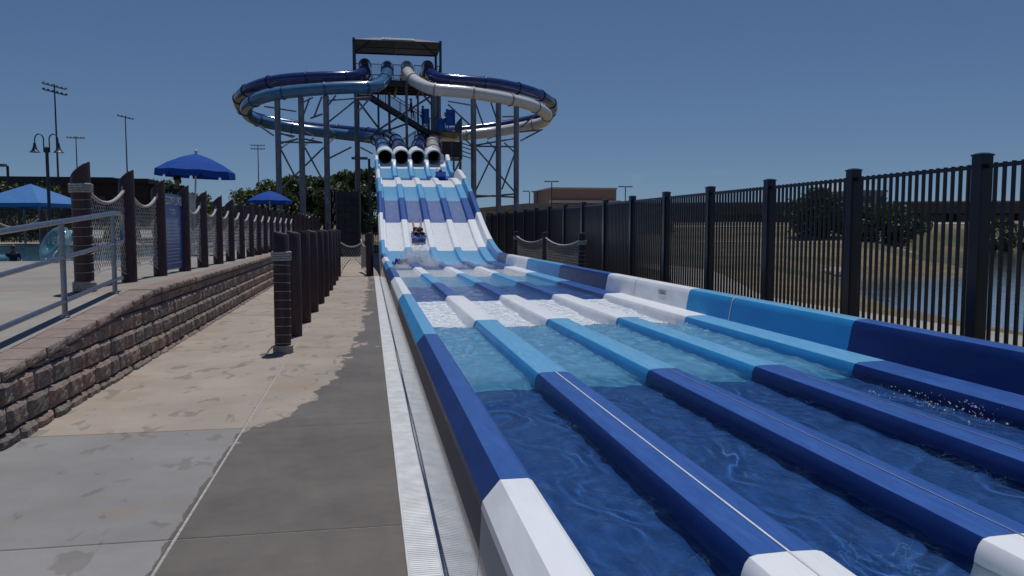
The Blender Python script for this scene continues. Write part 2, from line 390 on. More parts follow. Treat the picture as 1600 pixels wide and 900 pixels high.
def sheet_water():
    m = bpy.data.materials.new('chute_sheet_water'); m.use_nodes = True; t = m.node_tree; t.nodes.remove(t.nodes['Principled BSDF']); out = t.nodes['Material Output']
    geo = N(t, 'ShaderNodeNewGeometry').outputs['Position']; sp = N(t, 'ShaderNodeSeparateXYZ'); t.links.new(geo, sp.inputs[0])
    zone = math_(t, 'MULTIPLY', ramp(t, sp.outputs[1], 34.0, 35.5), math_(t, 'SUBTRACT', 1.0, ramp(t, sp.outputs[1], 37.0, 38.5)))
    s1 = noise_(t, mapping(t, geo, (7, 1.6, 1.6)), 2.0, 5, .7); s2 = noise_(t, geo, 26, 3, .6)
    a = math_(t, 'ADD', math_(t, 'MULTIPLY', ramp(t, s1, .42, .75), .11), math_(t, 'MULTIPLY', zone, math_(t, 'MULTIPLY_ADD', s2, .3, -.03)), clamp=True)
    tr = N(t, 'ShaderNodeBsdfTransparent'); df = N(t, 'ShaderNodeBsdfDiffuse'); df.inputs[0].default_value = (.82, .87, .92, 1)
    gl = N(t, 'ShaderNodeBsdfGlossy'); gl.inputs['Roughness'].default_value = .12
    m1 = N(t, 'ShaderNodeMixShader'); t.links.new(a, m1.inputs[0]); t.links.new(tr.outputs[0], m1.inputs[1]); t.links.new(df.outputs[0], m1.inputs[2])
    m2 = N(t, 'ShaderNodeMixShader'); m2.inputs[0].default_value = .05; t.links.new(m1.outputs[0], m2.inputs[1]); t.links.new(gl.outputs[0], m2.inputs[2]); t.links.new(m2.outputs[0], out.inputs[0]); return m
POOLW = water('pool_water', (0.25, 0.6, 0.75), 0.5, body=(0.05, 0.3, 0.42))
PONDW = water('pond_water', (0.2, 0.3, 0.35), 0.92, glitter=.35, scale=.35, body=(0.27, 0.31, 0.345))
FOAM = M('white_foam', (0.78, 0.8, 0.82), 0.5, var=.12, vscale=20, bump=.9, bscale=45)

def terrain_material():
    m, t, b = nodes('dry_grass_ground')
    geo = N(t, 'ShaderNodeNewGeometry').outputs['Position']
    a = noise_(t, geo, 0.06, 5, .6); s = noise_(t, geo, 0.9, 6, .7); f = noise_(t, geo, 9, 4, .7)
    c = mixc(t, ramp(t, s, .3, .7), (0.125, 0.095, 0.052), (0.23, 0.18, 0.10))
    c = mixc(t, math_(t, 'MULTIPLY', ramp(t, a, .48, .62), .75), c, (0.055, 0.068, 0.026))
    c = mixc(t, math_(t, 'MULTIPLY', ramp(t, f, .5, .75), .5), c, (0.08, 0.06, 0.032))
    t.links.new(c, b.inputs['Base Color']); b.inputs['Roughness'].default_value = 1.0
    bump_(t, b, f, .8, .05); return m
TERR = terrain_material()

def leaf_material(name, ca, cb):
    m, t, b = nodes(name)
    geo = N(t, 'ShaderNodeNewGeometry').outputs['Position']
    rp = N(t, 'ShaderNodeNewGeometry').outputs['Random Per Island']
    c = mixc(t, rp, ca, cb); c = mixc(t, math_(t, 'MULTIPLY', noise_(t, geo, .8, 3), .5), c, tuple(x * .55 for x in ca))
    t.links.new(c, b.inputs['Base Color']); b.inputs['Roughness'].default_value = .55
    b.inputs['Subsurface Weight'].default_value = 0.0
    tr = N(t, 'ShaderNodeBsdfTranslucent'); t.links.new(c, tr.inputs[0])
    mx = N(t, 'ShaderNodeMixShader'); mx.inputs[0].default_value = .25
    out = t.nodes['Material Output']; t.links.new(b.outputs[0], mx.inputs[1]); t.links.new(tr.outputs[0], mx.inputs[2]); t.links.new(mx.outputs[0], out.inputs[0])
    return m
LEAF = leaf_material('leaf_green', (0.055, 0.085, 0.022), (0.16, 0.2, 0.055))
LEAFD = leaf_material('leaf_dark', (0.035, 0.055, 0.018), (0.095, 0.125, 0.04))
BARK = M('bark', (0.07, 0.05, 0.035), 0.95, var=.3, vscale=8, stretch=(1, 1, .3), bump=.6)
BRICKL = M('light_brown_brick', (0.27, 0.175, 0.145), 0.9, var=.1, vscale=2)
BRICK = M('brown_brick', (0.13, 0.094, 0.082), 0.9, var=.12, vscale=5)
TANW = M('tan_wall', (0.42, 0.36, 0.30), 0.9, var=.06, vscale=.6)
ROOFM = M('brown_roof', (0.33, 0.27, 0.23), 0.8, var=.12, vscale=1.2)
DGLASS = M('dark_glass', (0.012, 0.015, 0.022), 0.12, var=.2)
GREYW = M('grey_wall', (0.24, 0.23, 0.23), 0.9, var=.08)

# ---------------------------------------------------------------- the setting: ground, pond, path, walkway, deck, pool
def sm(x): x = np.clip(x, 0, 1); return x * x * (3 - 2 * x)
POND = np.array([(15.5, 4), (17.2, 18.4), (19, 26), (21.5, 31), (26, 40), (31.2, 47.9), (34, 46.6), (36.6, 42.4), (39.5, 45), (43, 55), (54, 72), (69, 91), (82, 89), (130, 84), (150, 4)], float)
def pond_sd(x, y):
    P = POND; d = np.full(x.shape, 1e9); ins = np.zeros(x.shape, bool)
    for i in range(len(P)):
        a, b = P[i], P[(i + 1) % len(P)]; e = b - a
        t = np.clip(((x - a[0]) * e[0] + (y - a[1]) * e[1]) / (e @ e), 0, 1)
        d = np.minimum(d, np.hypot(x - a[0] - t * e[0], y - a[1] - t * e[1]))
        c = (a[1] > y) != (b[1] > y)
        ins ^= c & (x < e[0] * (y - a[1]) / (e[1] + 1e-12) + a[0])
    return np.where(ins, -d, d)
def ground_z(x, y):
    x, y = np.asarray(x, float), np.asarray(y, float)
    h = -0.03 - 0.27 * sm((x - 7.2) / 2.0)
    r = np.hypot(x, y)
    far = 3.1 * sm((r - 88) / 75.0) * sm((x - 8) / 25.0)
    lump = 0.12 * np.sin(x * .31 + 1.3 * np.sin(y * .21)) * np.cos(y * .27) * sm((x - 12) / 8) * (1 - sm((r - 200) / 100))
    h = h + 2.4 * sm((y - 53) / 13.0) * sm((3 - x) / 11.0)
    sd = pond_sd(x, y)
    wob = 0.5 * np.sin(x * .9) * np.cos(y * .8) + .35 * np.sin(x * 2.1 + y * 1.7)
    k = sm((sd + wob * .6 + .3) / 5.0)
    out = np.where(sd > -1, -1.28 * (1 - k) + (h + far + lump) * k, -1.28)
    return np.where(sd < 0, np.minimum(out, -1.22 + sd * .3).clip(-2.6), out)
def grid(name, xs, ys, zf_, mat, kind='structure'):
    X, Y = np.meshgrid(xs, ys); Z = zf_(X, Y); nx, ny = len(xs), len(ys)
    V = np.stack([X, Y, Z], -1).reshape(-1, 3); i = np.arange(nx * ny).reshape(ny, nx)
    Q = np.stack([i[:-1, :-1], i[:-1, 1:], i[1:, 1:], i[1:, :-1]], -1).reshape(-1, 4)
    me = np_mesh(name, V, Q, mat); me.polygons.foreach_set('use_smooth', [True] * len(me.polygons))
    return tag(link(name, me), kind=kind)
xs = np.concatenate([[-3000, -1200, -500, -250, -120, -60, -30, -10, 0, 4, 6.9], np.arange(7.5, 60, .75), np.arange(60, 160, 3), [180, 220, 300, 450, 800, 1500, 3000]])
ys = np.concatenate([[-400, -60, -10, 0], np.arange(3, 60, .75), np.arange(60, 120, 2), np.arange(120, 260, 8), [300, 450, 800, 1500, 3500]])
grid('ground', xs, ys, ground_z, TERR)
pw = MB(); pw.add([(14, 2, -1.2), (150, 2, -1.2), (150, 95, -1.2), (14, 95, -1.2)], [(0, 1, 2, 3)])
tag(pw.build('pond_water', PONDW), kind='structure')

UP = [(13.9, 50), (13.5, 46.1), (14.6, 43.0), (15.5, 38.0), (15.0, 33.1), (13.1, 27.0), (11.4, 22.0), (11.1, 19.6), (11.3, 17.0), (11.6, 13), (12, 6), (12.4, 0)]
def strip(name, pts, wl, wr, dz, mat, kind='structure', step=.8):
    P = catmull([(x, y, 0) for x, y in pts], step); vs = []; fs = []
    for i, p in enumerate(P):
        d = (P[min(i + 1, len(P) - 1)] - P[max(i - 1, 0)]).normalized(); n_ = Vector((d.y, -d.x, 0))
        for q in (p + n_ * wr, p - n_ * wl):
            vs.append((q.x, q.y, float(ground_z(q.x, q.y)) + dz))
        if i: fs.append((2 * i - 2, 2 * i - 1, 2 * i + 1, 2 * i))
    m = MB(); m.add(vs, fs); return tag(m.build(name, mat), kind=kind)
strip('concrete_path', UP, 0.0, 2.3, 0.05, PATHM)
strip('park_kerb', [(39, 92), (52, 86), (66, 78)], .5, .5, .06, PATHM)
strip('far_road', [(40, 128), (75, 118), (110, 104), (150, 88)], 2, 2, .06, PATHM, step=3)

# walkway: slabs with sealed joints beside the long grate
base = MB(); base.box(-2.95, 0.168, -4, 48, -.2, -.006); walk = tag(base.build('walkway', SEAL), kind='structure')
ycuts = [-4, -.2, 4.52, 7.0, 11.6, 16.2, 20.9, 25.4, 30.1, 38.0, 48.0]
for (x0, x1) in ((-2.86, -1.079), (-1.061, 0.166)):
    for a, b in zip(ycuts, ycuts[1:]):
        if x0 < -2 and (a, b) == (-4, -.2): continue
        m = MB(); j = .008; e = .004
        m.loft([[(x0, a + j, -.15), (x1, a + j, -.15), (x1, a + j, -e), (x0, a + j, -e)], [(x0 + e, a + j + e, 0), (x1 - e, a + j + e, 0), (x1 - e, b - j - e, 0), (x0 + e, b - j - e, 0)],
                [(x0, b - j, -e), (x1, b - j, -e), (x1, b - j, -.15), (x0, b - j, -.15)]], caps=False)
        m = MB(); m.add([(x0, a + j, -.15), (x1, a + j, -.15), (x1, b - j, -.15), (x0, b - j, -.15), (x0, a + j, -e), (x1, a + j, -e), (x1, b - j, -e), (x0, b - j, -e),
                         (x0 + e, a + j + e, 0), (x1 - e, a + j + e, 0), (x1 - e, b - j - e, 0), (x0 + e, b - j - e, 0)],
                        [(0, 1, 5, 4), (1, 2, 6, 5), (2, 3, 7, 6), (3, 0, 4, 7), (4, 5, 9, 8), (5, 6, 10, 9), (6, 7, 11, 10), (7, 4, 8, 11), (8, 9, 10, 11)])
        m.build('slab', WALKG if (x0 < -2 and b < 7.1) else WALK, walk)
m = MB(); m.box(.17, 4.9, 28.7, 60, -.2, -.008); tag(m.build('apron', DECK), kind='structure')
m = MB(); m.box(-2.95, 12, 48.02, 56, -.2, -.012); tag(m.build('plaza', DECK), kind='structure')

def ztop(y): return .885 - .067 * max(0, 11.4 - y)
deck = MB(); deck.box(-70, -3.16, 42.2, 52, .2, .86); deck = tag(deck.build('pool_deck', DECK), kind='structure')
def dslab(x0, x1, y0, y1):
    m = MB(); g = .006; zz = [ztop(y0) - .012, ztop(y1) - .012]
    m.add([(x0 + g, y0 + g, .0 - .2), (x1 - g, y0 + g, -.2), (x1 - g, y1 - g, -.2), (x0 + g, y1 - g, -.2), (x0 + g, y0 + g, zz[0]), (x1 - g, y0 + g, zz[0]), (x1 - g, y1 - g, zz[1]), (x0 + g, y1 - g, zz[1])],
          [(3, 2, 1, 0), (4, 5, 6, 7), (0, 1, 5, 4), (1, 2, 6, 5), (2, 3, 7, 6), (3, 0, 4, 7)]); m.build('slab', DECK, deck)
yy = [0, 3.6, 7.6, 11.4, 14.6, 18.1, 21.7]
xx = [-3.16, -6.4, -9.8, -13.2, -18, -26, -70]
for y0, y1 in zip(yy, yy[1:]):
    for x1, x0 in zip(xx, xx[1:]): dslab(x0, x1, y0, y1)
for y0, y1 in zip([21.7, 25, 28.4, 32, 37, 42.2], [25, 28.4, 32, 37, 42.2]): dslab(-6.35, -3.16, y0, y1)
m = MB(); m.box(-69, -6.4, 21.8, 42.1, -.6, -.3); tag(m.build('pool_basin', M('pool_plaster', (.55, .62, .62), .7)), kind='structure')
pv = grid('pool_water', np.linspace(-69, -6.36, 60), np.linspace(21.72, 42.18, 40), lambda x, y: .78 + .012 * np.sin(x * 2.1 + y) * np.cos(y * 1.7), POOLW)

# ---------------------------------------------------------------- retaining wall of split-face blocks
wall = thing('retaining_wall', 'low retaining wall of rough brown split-face blocks with pinkish caps beside the walkway', 'retaining wall', (-2.85, 15, 0))
O = Vector((-2.85, 15, 0))
m = MB(O)
for y0, y1 in ((4.2, 11.4), (11.4, 27.6)):
    m.add([(x, y, z_) for y in (y0, y1) for x, z_ in ((-3.14, -.1), (-2.99, -.1), (-2.99, ztop(y) - .1), (-3.14, ztop(y) - .1))], [(0, 1, 2, 3), (7, 6, 5, 4), (0, 4, 5, 1), (1, 5, 6, 2), (2, 6, 7, 3), (3, 7, 4, 0)])
m.build('core', M('wall_core', (.03, .022, .02), .95), wall)
def split_block(L, H, D, seed, relief):
    """block with a broken front face (+X): edges set back, middle proud and uneven"""
    rn = random.Random(seed); ny, nz = 9, 7; m = MB(); vs = []; fs = []
    for j in range(nz):
        for i in range(ny):
            u, v = i / (ny - 1), j / (nz - 1)
            ed = min(min(u, 1 - u) * L, min(v, 1 - v) * H)
            x = min(1, ed / .02) * relief * (.82 + .3 * rn.random()) - relief * .8
            n_ = noise.noise(Vector((u * 2.3 + seed * 3.1, v * 1.7, seed))) * relief * .38 * (1 if ed > 0 else .2)
            jy = (rn.random() - .5) * .012 * (0 < i < ny - 1); jz = (rn.random() - .5) * .01 * (0 < j < nz - 1)
            vs.append((x + n_, (u - .5) * L + jy, v * H + jz))
    for j in range(nz - 1):
        for i in range(ny - 1): a = j * ny + i; fs.append((a, a + 1, a + ny + 1, a + ny))
    m.add(vs, fs); k = len(vs)
    m.add([(-D, -L / 2, 0), (-D, L / 2, 0), (-D, L / 2, H), (-D, -L / 2, H)], [])
    bot = list(range(0, ny)); top = [(nz - 1) * ny + i for i in range(ny)]; lf = [j * ny for j in range(nz)]; rt = [j * ny + ny - 1 for j in range(nz)]
    m.f += [tuple(bot[::-1] + [k, k + 1]), tuple(top + [k + 2, k + 3]), tuple(lf + [k + 3, k]), tuple(rt[::-1] + [k + 1, k + 2]), (k + 3, k + 2, k + 1, k)]
    return m
Ls = [.33, .39, .43, .46]
BV = [[split_block(L - .012, .194, .24, 11 * i + k, .032).mesh('block', BLOCK) for k in range(4)] for i, L in enumerate(Ls)]
CV = [split_block(.438, .085, .31, 91 + k, .018) for k in range(4)]
CVM = [c.mesh('cap_block', [CAPM, BLOCK]) for c in CV]
for me in CVM:
    for p in me.polygons: p.material_index = 1 if abs(p.normal.x) > .6 and p.center.x > -.1 else 0
rb = random.Random(5)
for row in range(5):
    y = 4.3 + rb.random() * .3
    while y < 27.4:
        i = rb.randrange(4); L = Ls[i]; yc = y + L / 2; y += L
        z0 = -.15 + .2 * row + .055 * max(0, min(1, (11.8 - yc) / 5.5)); zt = ztop(yc) - .09
        z1 = min(z0 + .2, zt)
        if z1 - z0 < .035 or z1 < .012: continue
        o = link('block', BV[i][rb.randrange(4)], wall, (rb.uniform(-.008, .008) + .028 * (3 - row), yc - 15, z0)); o.scale.z = (z1 - z0) / .2
        o.rotation_euler.z = rb.uniform(-.035, .035)
y = 4.1; k = 0
while y < 27.5:
    yc = y + .225; o = link('cap', CVM[rb.randrange(4)], wall, (.02 + rb.uniform(-.008, .008), yc - 15, ztop(yc) - .088))
    o.rotation_euler.x = math.atan(.067) if yc < 11.4 else 0; y += .45

# ---------------------------------------------------------------- handrail on the ramp
rail = thing('handrail', 'galvanised pipe handrail with three rails along the ramp edge', 'handrail', (-3.24, 9.3, .745))
O = Vector((-3.24, 9.3, .745)); X0 = -3.24
for y in (11.06, 9.31, 7.56, 5.81, 4.06):
    m = MB(O); m.tube([(X0, y, ztop(y) - .03), (X0, y, ztop(y) + 1.0)], .03, 12); m.build('post', GALV, rail, 40)
    m = MB(O); m.lathe([(.05, 0), (.05, .012), (.035, .02)], (X0, y, ztop(y) - .012), 12); m.build('base_plate', GALV, rail, 40)
def rz_(y, h): return ztop(min(y, 11.4)) + h
for h in (.635, .165):
    m = MB(O); m.tube([(X0, 3.0, rz_(3, h)), (X0, 11.06, rz_(11.06, h)), (X0, 11.36, rz_(11.06, h) + .01)], .026, 12); m.build('rail', GALV, rail, 40)
m = MB(O); t_ = 1.02; zt = rz_(11.06, t_)
m.tube([(X0, 3.0, rz_(3, t_)), (X0, 10.9, rz_(10.9, t_)), (X0, 11.1, zt), (X0, 11.34, zt + .004), (X0, 11.42, zt - .025), (X0, 11.45, zt - .1), (X0, 11.45, zt - .33), (X0, 11.42, zt - .37), (X0, 11.36, zt - .385)], .03, 12)
m.build('rail', GALV, rail, 40)

# ---------------------------------------------------------------- timber posts, rope wraps, nets
def slant_post(h, r=.11, cut=.2, seed=0, n=14):
    m = MB(); rings = []
    for zz in (0, h * .33, h * .66): rings.append([(r * math.cos(2 * math.pi * k / n), r * math.sin(2 * math.pi * k / n), zz) for k in range(n)])
    rings.append([(r * math.cos(2 * math.pi * k / n), r * math.sin(2 * math.pi * k / n), h - cut * (.5 - .5 * math.cos(2 * math.pi * k / n)) - .015) for k in range(n)])
    rings.append([(r * .9 * math.cos(2 * math.pi * k / n), r * .9 * math.sin(2 * math.pi * k / n), h - cut * (.5 - .45 * math.cos(2 * math.pi * k / n))) for k in range(n)])
    m.loft(rings); return m
def timber_post(x, y, z, h, label, group, cut=.2, r=.11, wrap=(), lash=False, rz=0.0, shackle=None):
    t = thing('timber_post', label, 'post', (x, y, z), rz, group)
    slant_post(h, r, cut).build('shaft', TIMBER, t, 40)
    for wz in wrap:
        m = MB()
        for k in range(4): m.tube([((r + .014) * math.cos(a), (r + .014) * math.sin(a), wz + .012 + k * .03 + .002 * a) for a in np.linspace(0, 2 * math.pi, 21)[:-1]], .016, 7, closed=True)
        m.build('rope_wrap', ROPE, t, 60)
    if lash:
        m = MB(); zz = .14
        while zz < h - .42:
            m.tube([((r + .004) * math.cos(a), (r + .004) * math.sin(a), zz + .012 * math.sin(a)) for a in np.linspace(0, 2 * math.pi, 17)[:-1]], .0045, 4, closed=True); zz += .118
        m.build('lashing', NET, t)
    if shackle:
        sx, sy, sz = shackle; m = MB(); m.tube([(sx * r, sy * r, sz), (sx * (r + .05), sy * (r + .05), sz), (sx * (r + .06), sy * (r + .06), sz - .09)], .011, 6)
        m.build('shackle', GALV, t)
    return t
def rope_net(p0, p1, zt0, zt1, sag, zb, label, group, cell=.085, r=.0055, arch=.12):
    """diamond net hung between two posts: a thick sagging top rope, a thin arched foot rope and knotted cords"""
    p0, p1 = Vector((*p0, 0)), Vector((*p1, 0)); L = (p1 - p0).length; d = (p1 - p0) / L; c = (p0 + p1) / 2
    t = thing('rope_net', label, 'net', (c.x, c.y, zb), 0, group); O = Vector((c.x, c.y, zb))
    top = lambda s: zt0 + (zt1 - zt0) * s / L - sag * 4 * (s / L) * (1 - s / L)
    bot = lambda s: zb + arch * 4 * (s / L) * (1 - s / L)
    P = lambda s, z_: p0 + d * s + Vector((0, 0, z_))
    m = MB(O); m.tube([P(s, top(s)) for s in np.linspace(0, L, 12)], .026, 8); m.build('top_rope', ROPE, t, 60)
    m = MB(O); m.tube([P(s, bot(s)) for s in np.linspace(0, L, 10)], .009, 5); m.build('foot_rope', ROPE, t)
    m = MB(O); H = max(zt0, zt1) - zb; asp = 1.35
    for sgn in (1, -1):
        k0 = -H / asp if sgn > 0 else 0; k1 = L if sgn > 0 else L + H / asp
        s0 = k0
        while s0 < k1:
            seg = []
            for j in range(25):
                z_ = zb + H * j / 24; s = s0 + sgn * (z_ - zb) / asp
                if 0 <= s <= L and bot(s) <= z_ <= top(s): seg.append(P(s, z_))
            if len(seg) > 1: m.tube([seg[0], seg[-1]], r, 3, cap=False)
            s0 += cell
    o = m.build('cords', NET, t); o['kind'] = 'stuff'; return t
ROW = [(-3.68, 11.3), (-3.61, 13.05), (-3.55, 14.66), (-3.48, 16.2), (-3.44, 17.7), (-3.41, 19.3), (-3.40, 20.85), (-3.38, 22.4), (-3.36, 24.0), (-3.33, 25.4), (-3.31, 26.8), (-3.28, 28.2), (-3.26, 29.8), (-3.24, 31.5), (-3.22, 33.3), (-3.18, 35.1), (-3.13, 36.9), (-3.07, 38.7), (-3.0, 40.5), (-2.92, 42.3), (-2.84, 44.1), (-2.76, 45.9)]
ordn = ['nearest', 'second', 'third', 'fourth', 'fifth', 'sixth', 'seventh', 'eighth', 'ninth', 'tenth', 'eleventh', 'twelfth', 'thirteenth', 'fourteenth', 'fifteenth', 'sixteenth', 'seventeenth', 'eighteenth', 'nineteenth', 'twentieth', 'twenty-first', 'farthest']
tops = [2.57, 2.59, 2.55, 2.53, 2.49, 2.46, 2.44, 2.43, 2.42, 2.41, 2.41, 2.40, 2.4, 2.4, 2.4, 2.4, 2.38, 2.38, 2.36, 2.36, 2.35, 2.35]
for i, (x, y) in enumerate(ROW):
    lab = {0: 'rope-wrapped brown timber post behind the handrail on the raised deck', 1: 'brown timber post where the handrail ends on the raised deck',
           2: 'brown timber post holding the near edge of the blue sign', 3: 'brown timber post holding the far edge of the blue sign'}.get(i, f'{ordn[i]} brown slant-cut timber post of the row along the retaining wall')
    timber_post(x, y, .87, tops[i] - .87, lab, 'timber posts along the raised deck', cut=.2, r=.112 if i else .118, wrap=(.0, tops[0] - .87 - .42) if i == 0 else (), lash=i in (0,), rz=R(rb.uniform(-12, 12)),
                shackle=(0, -1, tops[i] - .87 - .27) if i in (1, 2, 4, 5) else None)
for i in range(len(ROW) - 1):
    if i == 2: continue
    a, b = Vector(ROW[i]), Vector(ROW[i + 1]); d = (b - a).normalized() * .12; a2, b2 = a + d, b - d
    lab = {0: 'diamond rope net between the rope-wrapped post and the rail-end post', 1: 'diamond rope net between the rail-end post and the blue sign', 3: 'diamond rope net just beyond the blue sign'}.get(i, f'diamond rope net between the {ordn[i]} and {ordn[i + 1]} deck posts')
    if i > 14: continue
    rope_net(a2, b2, tops[i] - .33, tops[i + 1] - .33, .2, 1.0, lab, 'rope nets along the raised deck', cell=.085 if i < 6 else .13, r=.0052 if i < 6 else .007)
ROW2 = [(-1.17, 11.2), (-1.16, 12.95), (-1.15, 14.8), (-1.13, 16.65), (-1.11, 18.5), (-1.09, 20.4), (-1.08, 22.3), (-1.08, 24.3), (-1.08, 26.4), (-1.08, 28.6)]
for i, (x, y) in enumerate(ROW2):
    lab = 'rope-wrapped brown timber post standing at the front of the walkway row' if i == 0 else f'{ordn[i]} brown timber post of the row down the walkway' + ('' if i < 9 else '')
    timber_post(x, y, -.01, 1.67, lab, 'timber posts down the walkway', cut=.05, r=.108, wrap=(.0, 1.27) if i == 0 else (), lash=i == 0, rz=R(180 + rb.uniform(-25, 25)))
m = MB((-1.3, 11.1, 0)); P_ = [(-1.30, 11.14, .10), (-1.34, 11.12, .06), (-1.38, 11.1, .012), (-1.45, 11.08, .010), (-1.43, 11.02, .010), (-1.34, 11.0, .012), (-1.25, 11.0, .02)]
tag(m.__class__((-1.3, 11.1, 0)).tube(catmull(P_, .02), .012, 6).build('rope_end', ROPE), 'loose white rope end lying at the foot of the wrapped walkway post', 'rope').location = (-1.3, 11.1, 0)

# net gate across the end of the walkway and the post beside the slide
timber_post(.02, 28.9, -.01, 1.55, 'dark brown timber post tight against the left side of the slide', None, cut=.03, r=.13)
rope_net((-.97, 28.72), (-.12, 28.88), 1.18, 1.28, .2, .1, 'low rope net closing the far end of the walkway', None, cell=.1, r=.007, arch=.5)
rope_net((.0, 28.9), (-.3, 31.5), 1.25, 1.25, .25, .1, 'rope net hanging beside the slide behind the dark post', None, cell=.1, r=.009)
for i, y in enumerate((21.9, 26.7, 32.1)):
    timber_post(5.92, y, -.03, 1.6, ['nearest', 'middle', 'farthest'][i] + ' of three brown timber posts between slide and black fence', 'timber posts right of the slide', cut=.03, r=.105, wrap=(1.25,) if i != 1 else (), lash=i != 1)
for i, (a, b) in enumerate(((21.9, 26.7), (26.7, 32.1))):
    rope_net((5.92, a + .12), (5.92, b - .12), 1.36, 1.36, .2, .1, ['nearer', 'farther'][i] + ' sagging rope net between slide and black fence', 'rope nets right of the slide', cell=.12, r=.006)

# ---------------------------------------------------------------- blue rules sign between two deck posts
SIGNB = M('sign_blue', (.016, .05, .22), .3, var=.1); SIGNP = M('sign_print', (.36, .42, .52), .5, var=.05); SIGNL = M('sign_light_blue', (.11, .2, .38), .35, var=.35, vscale=5)
so = Vector((-3.51, 15.43, .95)); sgn = thing('rules_sign', 'tall blue rules sign panel with white heading between two brown posts', 'sign', so)
ang = math.atan2(ROW[3][0] - ROW[2][0], ROW[3][1] - ROW[2][1]); sgn.rotation_euler.z = -ang
m = MB(); m.box(-.012, .012, -.66, .66, 0, 1.36); m.build('panel', SIGNB, sgn)
m = MB(); m.box(.0125, .0155, -.6, .40, .5, .92); m.build('picture_panel', SIGNL, sgn)
def text_obj(name, s, size, mat, parent, loc, rot, bold=0.0):
    c = bpy.data.curves.new(name, 'FONT'); c.body = s; c.size = size; c.extrude = .0012; c.offset = bold; c.align_x = 'CENTER'; c.resolution_u = 3
    tmp = bpy.data.objects.new(name, c); COL.objects.link(tmp)
    dg = bpy.context.evaluated_depsgraph_get(); me = bpy.data.meshes.new_from_object(tmp.evaluated_get(dg)); me.name = name
    bpy.data.objects.remove(tmp); me.materials.clear(); me.materials.append(mat)
    o = link(name, me, parent, loc); o.rotation_euler = rot; return o
rt_ = (R(90), 0, R(90))
o = text_obj('heading', 'FREEDOM PLUNGE', .165, SIGNP, sgn, (.016, -.02, 1.17), rt_, .004); o.scale = (.88, 1.25, 1)
o = text_obj('subheading', 'RULES', .13, SIGNP, sgn, (.016, -.02, 1.0), rt_, .002)
m = MB()
for i in range(13):
    z_ = .86 - i * .062; rw = random.Random(i); x1 = -.55
    while x1 < .5 - .3 * rw.random():
        ln = rw.uniform(.04, .11); m.box(.0158, .017, x1, min(x1 + ln, .56), z_ - .008, z_ + .008); x1 += ln + .018
m.build('print_lines', SIGNP, sgn)['kind'] = 'stuff'

# ---------------------------------------------------------------- the mat racing slide
def tx(x, y): return .4 + (x - .4) * (1 - .0009 * max(0, y))
def zf(y):
    if y < 10.45: return .205
    if y < 10.9: return .205 + .075 * (y - 10.45) / .45
    if y < 12.45: return .28 + .006 * (y - 10.9) / 1.55
    if y < 12.55: return .286 + .03 * (y - 12.45) / .1
    if y < 14.1: return .316 + .006 * (y - 12.55) / 1.55
    if y < 14.2: return .322 + .038 * (y - 14.1) / .1
    if y < 28.5: return .36
    if y < 43: t = (y - 28.5) / 14.5; return .36 + 3.84 * (t * t * (3 - 2 * t))
    if y < 44.6: return 4.2 + .05 * (y - 43)
    return 4.28 + 1.07 * ((y - 44.6) / 3.4) ** 1.3
def zs(y): return .47 if y < 14.5 else zf(y) + (.095 if y < 27 else .095 + .05 * min(1, (y - 27) / 4))
def zwl(y): return .75 if y < 27 else max(.75, zs(y) + .3 + crest(y))
def zwr(y): return .79 if y < 27 else max(.79, zs(y) + .32 + crest(y))
def crest(y): return .14 * max(0, 1 - abs(y - 42.3) / 1.6) - .1 * max(0, 1 - abs(y - 45.3) / 1.6) if y < 46.9 else .12 * (y - 46.9)
SECT = [(-1.3, 2.73, 'W'), (2.73, 6.6, 'D'), (6.6, 10.55, 'L'), (10.55, 14.45, 'W'), (14.45, 18.2, 'D'), (18.2, 21.9, 'L'), (21.9, 25.5, 'W'), (25.5, 28.95, 'D'), (28.95, 31.55, 'L'),
        (31.55, 34.84, 'W'), (34.84, 37.46, 'D'), (37.46, 39.74, 'L'), (39.74, 43.25, 'W'), (43.25, 45.5, 'D'), (45.5, 47.5, 'L'), (47.5, 48.25, 'W')]
SECL = [(-1.3, 2.93, 'W'), (2.93, 7.15, 'D'), (7.15, 11.6, 'L'), (11.6, 15.6, 'W'), (15.6, 19.6, 'D'), (19.6, 23.4, 'L'), (23.4, 26.6, 'W')]
SECR = [(-1.3, 3.1, 'W'), (3.1, 7.2, 'D'), (7.2, 11.3, 'L'), (11.3, 15.4, 'W'), (15.4, 19.4, 'D'), (19.4, 23.5, 'L'), (23.5, 27.1, 'W'), (27.1, 28.95, 'D'), (28.95, 31.55, 'L')] + SECT[9:]
CAULK = M('grey_caulk', (.2, .24, .34), .6)
slide = thing('mat_racing_slide', 'four-lane mat racing slide of white, light blue and dark blue sections with low dividers', 'water slide', (2.5, 0, 0))
SO = (2.5, 0, 0)
def ysamp(a, b):
    br = [10.45, 10.9, 12.45, 12.55, 14.1, 14.2, 14.5, 27, 43.2, 44.6, 46.9]
    ys = {a, b} | {y for y in br if a < y < b}
    st = .45 if b > 26 else 1.3
    n = max(1, round((b - a) / st)); ys |= {a + (b - a) * k / n for k in range(n + 1)}
    return sorted(ys)
def section(prof, a, b, name, mat, smooth=32, gap=.0025):
    m = MB(SO); ys = ysamp(a, b); ys[0] += gap; ys[-1] -= gap
    m.loft([[(tx(x, y), y, z_) for x, z_ in prof(y)] for y in ys]); return m.build(name, mat, slide, smooth)
def lane_prof(xc):
    def p(y):
        f = zf(y); return [(xc - .36, f + .06), (xc - .325, f + .018), (xc - .28, f), (xc + .28, f), (xc + .325, f + .018), (xc + .36, f + .06), (xc + .36, f - .05), (xc - .36, f - .05)]
    return p
